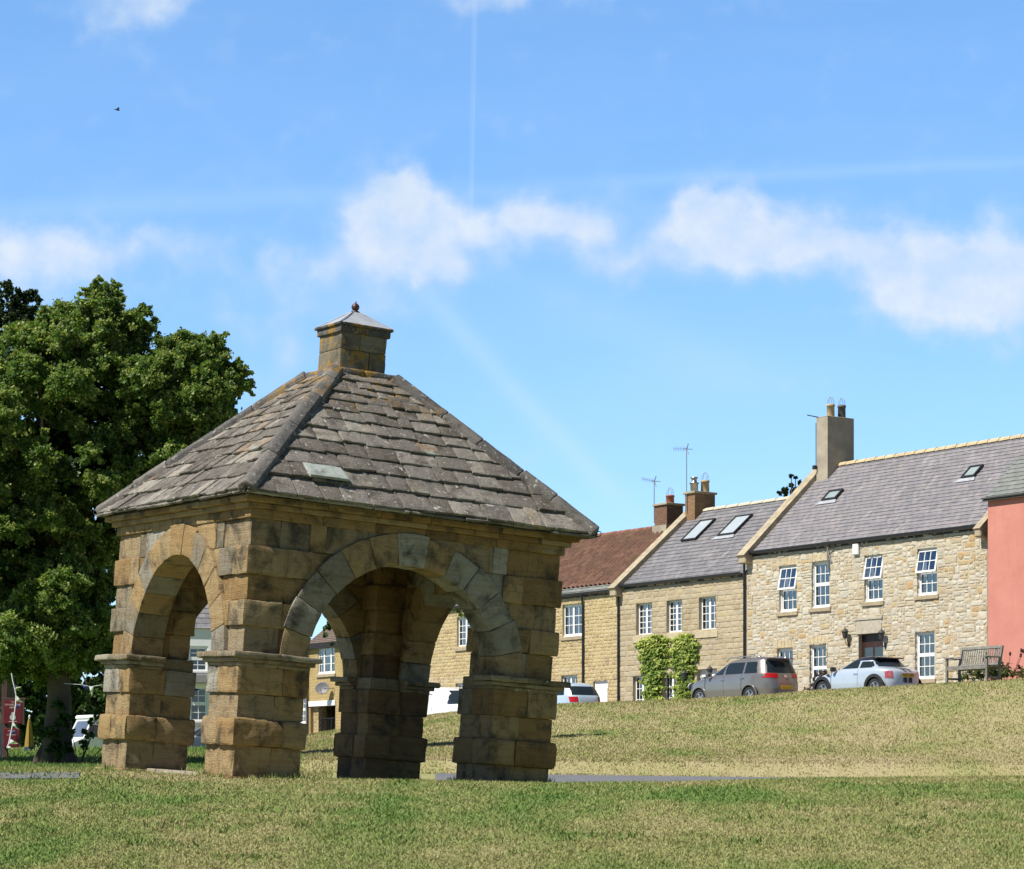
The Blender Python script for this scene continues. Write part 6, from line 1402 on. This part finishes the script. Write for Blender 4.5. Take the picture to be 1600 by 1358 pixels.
hb = ray(70, 1178, 150); hb.z = tz(hb.x, 150); hedge = empty('hedge', hb, 0, 'long dark hedge across the end of the green behind the camper van', 'hedge'); hc = [(x, rt.uniform(-.5, .5), z + rt.uniform(-.2, .2), .62) for x in np.arange(-7.5, 9.5, .6) for z in (.3, .9, 1.5, 2.0)]
P, Nn, r = clump_leaves(hc, 170); leaves_mesh('foliage', P, Nn, .24, DARKL, hedge, r, 1.3); mb = MB()
for x in np.arange(-7.5, 9.5, 1.2): mb.tube([(x, 0, -.2), (x + .1, 0, 1.2)], [.05, .02], 5)
mb.build('stem', BARK, hedge)
blob_tree('young_tree', 'small leafy tree on the bank seen through the right hand arch', 778, 58, 1190, [(760, 915, 52, 42, 7), (730, 935, 34, 26, 5), (800, 930, 40, 40, 3), (715, 958, 14, 10, 3)], leaf_mat('fresh_leaf', [(0, (.05, .10, .02)), (.6, (.10, .17, .035)), (1, (.2, .25, .06))]), .07, .085, 260, yellow=.1)
blob_tree('young_tree', 'small tree behind the shelter with sprigs in front of the garage house', 556, 60, 1190, [(565, 960, 40, 40, 6), (520, 985, 22, 14, 3), (528, 1008, 12, 8, 2)], DARKL, .08, .085, 240, yellow=.2)
blob_tree('roadside_tree', 'tip of a dark tree showing above the roof behind the stone chimney', 1240, 112, 1100, [(1242, 752, 11, 13, 7), (1228, 768, 14, 10, 6), (1246, 785, 30, 30, 14), (1216, 773, 8, 6, 3)], CONIF, .2, .14, 420, asp=2)
# ---- climbers and shrubs by the houses
def climber(h, label, outline, seed):
    """leaf covered climber on the facade: outline rows (py, pxl, pxr)"""
    g = np.random.default_rng(seed); ys = np.array([o_[0] for o_ in outline], float); n = 5200
    py = g.uniform(ys[0], ys[-1], n); l = np.interp(py, ys, [o_[1] for o_ in outline]); r_ = np.interp(py, ys, [o_[2] for o_ in outline]); px = l + (r_ - l) * g.random(n)
    edge = np.minimum(px - l, r_ - px) / np.maximum(r_ - l, 1); px = px + g.normal(0, 1.3, n) * np.where(g.random(n) < .08, 3.5, 1) + 3.2 * np.sin(py * .33 + seed) + 2.2 * np.sin(py * .75) * np.sign(px - (l + r_) / 2)
    X = np.array([h.X(p) for p in px]); Z = np.array([h.Z(p, q) for p, q in zip(px, py)]); Y = -.03 - .13 * g.random(n) * (.4 + np.minimum(edge * 4, 1)) - .08 * np.maximum(0, fbm(np.stack([X * 2, Z * 2, 0 * X], 1), 3))
    mx, mz = float(X.mean()), float(Z.min()); base = h.root.matrix_basis @ Vector((mx, 0, 0))
    co, si = math.cos(ROWROT), math.sin(ROWROT); base = Vector((h.o[0] + co * mx, h.o[1] + si * mx, mz))
    o = empty('ivy', base, ROWROT, label, 'climbing plant', 'ivy on the coursed stone house')
    P = np.stack([X - mx, Y, Z - mz], 1); rr_ = np.clip(.45 + .35 * fbm(P * 2.2, 3) + g.normal(0, .2, n) + .15 * (py < ys[0] + 14), 0, 1)
    leaves_mesh('leaves', P, np.tile(np.array([[0., -.75, .6]]), (n, 1)), .115, IVYG, o, rr_, 1.15, .45)
    mb = MB()
    for k in range(5): x = (k - 2) * .09; mb.tube([(x, -.03, -.1), (x * 1.5, -.05, .8), (x * 3 + .1, -.06, 1.9)], [.02, .015, .008], 5)
    mb.build('stem', BARK, o); return o
climber(H2, 'bright variegated ivy with a reddish edge, lower end wrapped between the two french windows', [(993, 1020, 1040), (1000, 1000, 1046), (1015, 998, 1048), (1030, 1004, 1047), (1042, 1007, 1042), (1052, 1007, 1038), (1065, 1009, 1036), (1100, 1010, 1034)], 5)
climber(H2, 'greener ivy with the wall lantern, between the french window and the white door', [(991, 1064, 1078), (998, 1056, 1088), (1015, 1052, 1092), (1030, 1050, 1090), (1040, 1052, 1087), (1050, 1057, 1085), (1070, 1060, 1084), (1100, 1056, 1080)], 8)
def shrub(name, label, px, s, blobs, mat, size, per, cat='shrub', group=None, spikes=0):
    p = on_street(px, s); b = Vector((p.x, p.y, tz(p.x, p.y))); o = empty(name, b, 0, label, cat, group); P, Nn, r = clump_leaves(blobs, per); leaves_mesh('leaves', P, Nn, size, mat, o, r, 1.5)
    mb = MB()
    for q in blobs: mb.tube([(0, 0, -.1), (q[0] * .5, q[1] * .5, q[2] * .5), q[:3]], [.02, .015, .008], 5)
    for k in range(spikes):
        a = rt.uniform(-.5, .5); h_ = rt.uniform(.7, 1.1); mb.tube([(a * .4, rt.uniform(-.1, .1), .1), (a, 0, h_)], [.008, .005], 4); mb.lathe([(.0, -.06), (.035, -.02), (.03, .05), (0, .08)], 6, (a, 0, h_))
    mb.build('stem', BARK if not spikes else PURP, o); return o
shrub('purple_shrub', 'dark purple leaved shrub growing beside the tall lower window of the rubble house', 1284, .9, [(0, 0, .5, .5), (-.25, -.1, .75, .4), (.3, 0, .8, .45), (.1, .1, 1.15, .35), (.5, .1, .45, .4), (-.2, 0, 1.2, .25)], PURP, .09, 420)
shrub('border_plant', 'green and reddish flower clump growing under and behind the wooden bench', 1536, 8.0, [(-.5, .1, .25, .28), (-.1, .1, .3, .3), (.3, .1, .35, .32), (.6, .2, .45, .3)], BORD, .07, 330, 'plant', None, 5)
shrub('border_plant', 'low green plant with red seed heads right of the bench under the pink wall', 1572, 8.2, [(-.3, 0, .2, .24), (.05, 0, .25, .26), (.4, 0, .3, .24), (.7, .1, .15, .2)], BORD, .07, 300, 'plant', None, 5)
# ------------------------------------------------------------------ white inn seen through the left arch
d = 140.0; p = ray(284, 1168, d); inn = empty('white_inn', (p.x, d, tz(p.x, d)), R(12), 'white rendered inn with grey bay window seen through the left arch', 'building')
inn.scale = (1.52, 1.52, 1.52); mb = MB(); IH = 4.9; IW = 2.1
facade(mb, -1.7, IW, -.5, IH, [(.25, .95, 1.45, 2.75), (.2, .95, 3.25, 4.2)]); mb.quad((IW, 0, -.5), (IW, 6, -.5), (IW, 6, IH), (IW, 0, IH)); mb.quad((-1.7, 6, -.5), (-1.7, 0, -.5), (-1.7, 0, IH), (-1.7, 6, IH)); mb.quad((IW, 6, -.5), (-1.7, 6, -.5), (-1.7, 6, IH), (IW, 6, IH)); mb.build('wall', WHITEW, inn)
for w in [(.25, .95, 1.45, 2.75), (.2, .95, 3.25, 4.2)]:
    class _H: root = inn
    window(_H, *w, ('sash', 2, 2, 0), rev=.1, sillmat=simple('grey_sill', (.28, .27, .27), .8))
mb = MB(); roof_courses(mb, -1.8, IW + .1, 0, IH, 3, IH + 2.6, .3); mb.quad((-1.8, 3, IH + 2.6), (-1.8, 6.2, IH - .1), (IW + .1, 6.2, IH - .1), (IW + .1, 3, IH + 2.6)); mb.quad((-1.8, -.1, IH - .06), (-1.8, 6.1, IH - .06), (IW + .1, 6.1, IH - .06), (IW + .1, -.1, IH - .06)); mb.build('roof', SLATE_G, inn)
mb = MB(); mb.bbox(-.1, 1.15, -.45, -.001, 2.85, 3.15, .02); mb.build('bay_cornice', simple('grey_trim', (.26, .25, .26), .8), inn)
mb = MB(); mb.bbox(-1.4, .65, -.5, -.001, .75, 1.05, .02); mb.build('porch_roof', simple('grey_trim', (.26, .25, .26), .8), inn)
mb = MB(); mb.bbox(1.18, 1.9, -.14, -.03, 3.0, 3.95, .01); mb.build('red_sign', simple('maroon_paint', (.22, .03, .045), .5), inn)
mb = MB(); mb.tube([(1.35, -.6, 0), (1.35, -.6, 1.5), (1.1, -.6, 1.55)], .03, 6); mb.build('lamp_bracket', GREYM, inn)
# ------------------------------------------------------------------ inn sign on its post, posts, parasol, bunting
MAROON = simple('maroon_board', (.125, .012, .022), .5, 0, .15, 4); DARKW = simple('dark_brown_post', (.075, .045, .035), .8, 0, .3, 5)  # board maroon darkened to carry the tree shade over the sign
d = 63.0; sc = d / F; p = ray(8, 1172, d); zb = tz(p.x, d)
sg = empty('inn_sign', (p.x, d, zb), 0, 'maroon hanging inn sign with white lettering and crest on a brown post', 'sign')
mb = MB(); mb.bbox(-.07, .07, -.07, .07, -.2, 2.2, .01); mb.build('post', DARKW, sg)
def S(px, py): return ((px - 8) * sc, (HZ - py) * sc - zb)
x0, z1 = S(7, 1094); x1, z0 = S(36, 1131); mb = MB(); mb.bbox(x0, x1, -.12, -.075, z0, z1, .008); brd = mb.build('board', MAROON, sg)
mb = MB(); mb.bbox(x0 - .03, x1 + .09, -.115, -.08, z1 + .003, z1 + .05, .008); mb.bbox(x1 + .003, x1 + .06, -.115, -.08, z0 - .03, z1, .008); mb.build('frame', DARKW, sg)
xm = (x0 + x1) / 2; Mt = lambda x, z: Matrix.Translation((x, -.123, z)) @ Matrix.Rotation(R(90), 4, 'X')
LETT = simple('cream_lettering', (.62, .50, .45), .6)
text_mesh('THE', .045, LETT, brd, 'lettering', Mt(xm, z1 - .055)); text_mesh('SWINBURNE', .068, LETT, brd, 'lettering', Mt(xm, z1 - .12)); text_mesh('ARMS', .068, LETT, brd, 'lettering', Mt(xm, z1 - .19))
mb = MB(); GC = simple('crest_green_white', (.45, .52, .48), .6, 0, .4, 40); mb.lathe([(.0, .0), (.07, .002), (.075, -.004)], 20, M=Mt(xm, z0 + .15)); mb.lathe([(.0, .0), (.035, .002), (.037, -.004)], 12, M=Mt(xm, z0 + .25)); mb.build('crest', GC, brd)
mb = MB(); mb.box(xm - .1, xm + .1, -.124, -.121, z0 + .045, z0 + .06); mb.build('scroll', LETT, brd)
x0, z1 = S(7, 1138); x1, z0 = S(32, 1168); mb = MB(); mb.bbox(x0, x1, -.12, -.075, z0, z1, .008); b2 = mb.build('lower_board', MAROON, sg)
xm = (x0 + x1) / 2
for k, (zz, ww) in enumerate([(.06, .09), (.12, .06), (.16, .12)]): mb = MB(); mb.box(xm - ww, xm + ww, -.124, -.121, z1 - zz - .012, z1 - zz); mb.build('lettering_line', LETT, b2)
p2 = ray(1.5, 1172, 61); mb = MB(); mb.tube([(0, 0, -.2), (0, 0, (HZ - 1130) / F * 61 - tz(p2.x, 61))], .022, 8); o = mb.build('metal_post', GREYM); o.location = (p2.x, 61, tz(p2.x, 61)); tag(o, 'thin pale grey metal post beside the inn sign at the left edge', 'post')
# folded parasol
d = 72.0; p = ray(46, 1172, d); zb = tz(p.x, d); pa = empty('parasol', (p.x, d, zb), 0, 'folded yellow parasol with a blue hem in the inn garden', 'parasol')
H_ = (HZ - 1120) / F * d - zb; mb = MB(); mb.tube([(0, 0, -.1), (0, 0, H_)], .022, 6); mb.lathe([(0, -.02), (.03, 0), (.03, .03), (0, .06)], 8, (0, 0, H_)); mb.build('pole', WHITEP, pa)
mb = MB(); n = 24; zs_ = np.linspace(0, 1, 9); hl = .62; rings = []
YEL = simple('yellow_cloth', (.28, .19, .04), .9, 0, .3, 12); NAVY = simple('navy_hem', (.03, .045, .12), .9)  # cloth yellow darkened for the tree shade it stands in
for part, mat_, f0, f1 in (('canopy', YEL, 0, .8), ('hem', NAVY, .8, 1)):
    mb = MB(); fs = np.linspace(f0, f1, 7); vs = []
    for f in fs:
        for k in range(n): a = 2 * math.pi * k / n; rr0 = (.025 + .10 * f ** .8) * (1 + .32 * math.cos(a * 8)) * (1 + .06 * f * math.sin(3 * a)); vs.append((rr0 * math.cos(a), rr0 * math.sin(a), H_ - .05 - f * 1.0))
    mb.add(vs, [(i * n + k, i * n + (k + 1) % n, (i + 1) * n + (k + 1) % n, (i + 1) * n + k) for i in range(6) for k in range(n)]); mb.build(part, mat_, pa, True)
# bunting hanging from the lime tree
WFL = leaf_mat('white_pennant', [(0, (.72, .72, .74)), (1, (.8, .8, .8))], .3, .8); BFL = leaf_mat('blue_pennant', [(0, (.03, .05, .30)), (1, (.05, .08, .40))], .25, .8); WCORD = simple('white_tape', (.75, .75, .75), .8)
def bunting(label, pts, flags, d, cordr=.012):
    o = empty('bunting', ray(*pts[0], d), 0, label, 'bunting', 'bunting strung on the green'); b0 = ray(*pts[0], d)
    L = [ray(px, py, d) - b0 for px, py in pts]; mb = MB(); mb.tube(L, cordr, 6); mb.build('cord', WCORD, o)
    for (px, py, ex_, ey_, qx, qy, col) in flags:
        a, b, c = ray(px, py, d) - b0, ray(qx, qy, d) - b0, ray(ex_, ey_, d) - b0; n = Vector((.1, -1, .05)).normalized() * .03; mid = (a + b + c) / 3 + n; mb = MB(); m2 = (a + c) / 2 + n * 1.2; m3 = (b + c) / 2 - n
        mb.add([a, b, m3, c, m2, mid], [(0, 1, 5), (1, 2, 5), (2, 3, 5), (3, 4, 5), (4, 0, 5)], random.random()); 
        f_ = mb.build('pennant', WFL if col else BFL, o)
bunting('string of white and blue pennants hanging down from the lime tree at the left edge', [(18, 1052), (20, 1064), (23, 1076), (25, 1086), (24.5, 1100), (22.5, 1115), (20, 1130), (17, 1146), (13.5, 1162), (11, 1168)],
        [(25, 1086, 36, 1098, 25, 1096, 1), (24.5, 1099, 31, 1105, 24, 1107, 0), (20, 1127, 29.5, 1141, 19, 1134, 1), (17.5, 1141, 26, 1145, 17, 1148, 0), (15, 1154, 29, 1162, 13.5, 1163, 1), (13, 1165, 22, 1171, 10, 1169, 1), (23, 1074, 34, 1073, 24, 1077, 1), (22, 1072, 27, 1070, 23, 1075, 0)], 52)
bunting('two pennants, one blue one white, hanging between the lime trunk and the shelter', [(100, 1068), (128, 1070), (142, 1073), (160, 1070)], [(129, 1070, 133, 1079, 136, 1072, 0), (139, 1072, 143.5, 1088, 146, 1073, 1)], 53, .005)
bunting('single blue pennant in front of the white inn', [(270, 1073), (310, 1076.5), (345, 1074)], [(300, 1076, 312, 1077, 306, 1080, 0), (304, 1075.5, 309, 1078, 311, 1077, 0)], 60, .005)
mb = MB(); d = 56; p = ray(58, 1176, d); q = [(0, 0, 0), (.08, 0, -.02), (.14, 0, .18), (.17, 0, .33), (.1, 0, .28), (.03, 0, .12)]
vs = [Vector(v) for v in q] + [Vector(v) + Vector((0, .08, 0)) for v in q]; mb.add(vs, [(0, 1, 2, 3, 4, 5), (11, 10, 9, 8, 7, 6)] + [(i, 6 + i, 6 + (i + 1) % 6, (i + 1) % 6) for i in range(6)]); o = mb.build('white_cloth', WFL); o.location = (p.x, d, tz(p.x, d)); tag(o, 'crumpled white cloth lying against the left side of the lime trunk', 'cloth')
# a bird high in the sky
b0 = ray(184, 172, 120); bird = empty('flying_bird', b0, R(30), 'tiny dark bird flying high in the blue sky at upper left', 'bird'); mb = MB(); BD = simple('dark_feather', (.04, .04, .045), .8)
mb.lathe([(0, -.11), (.03, -.06), (.035, .02), (.02, .09), (0, .12)], 8, M=Matrix.Rotation(R(90), 4, 'Y'))
for s_ in (-1, 1): mb.add([(.05, 0, .01), (-.05, 0, .01), (-.06, s_ * .14, .09), (-.02, s_ * .25, .05), (.04, s_ * .12, .09)], [(0, 1, 2, 4), (2, 3, 4)])
mb.add([(-.1, -.01, 0), (-.1, .01, 0), (-.2, .05, 0), (-.2, -.05, 0)], [(0, 1, 2, 3)]); mb.build('body', BD, bird)
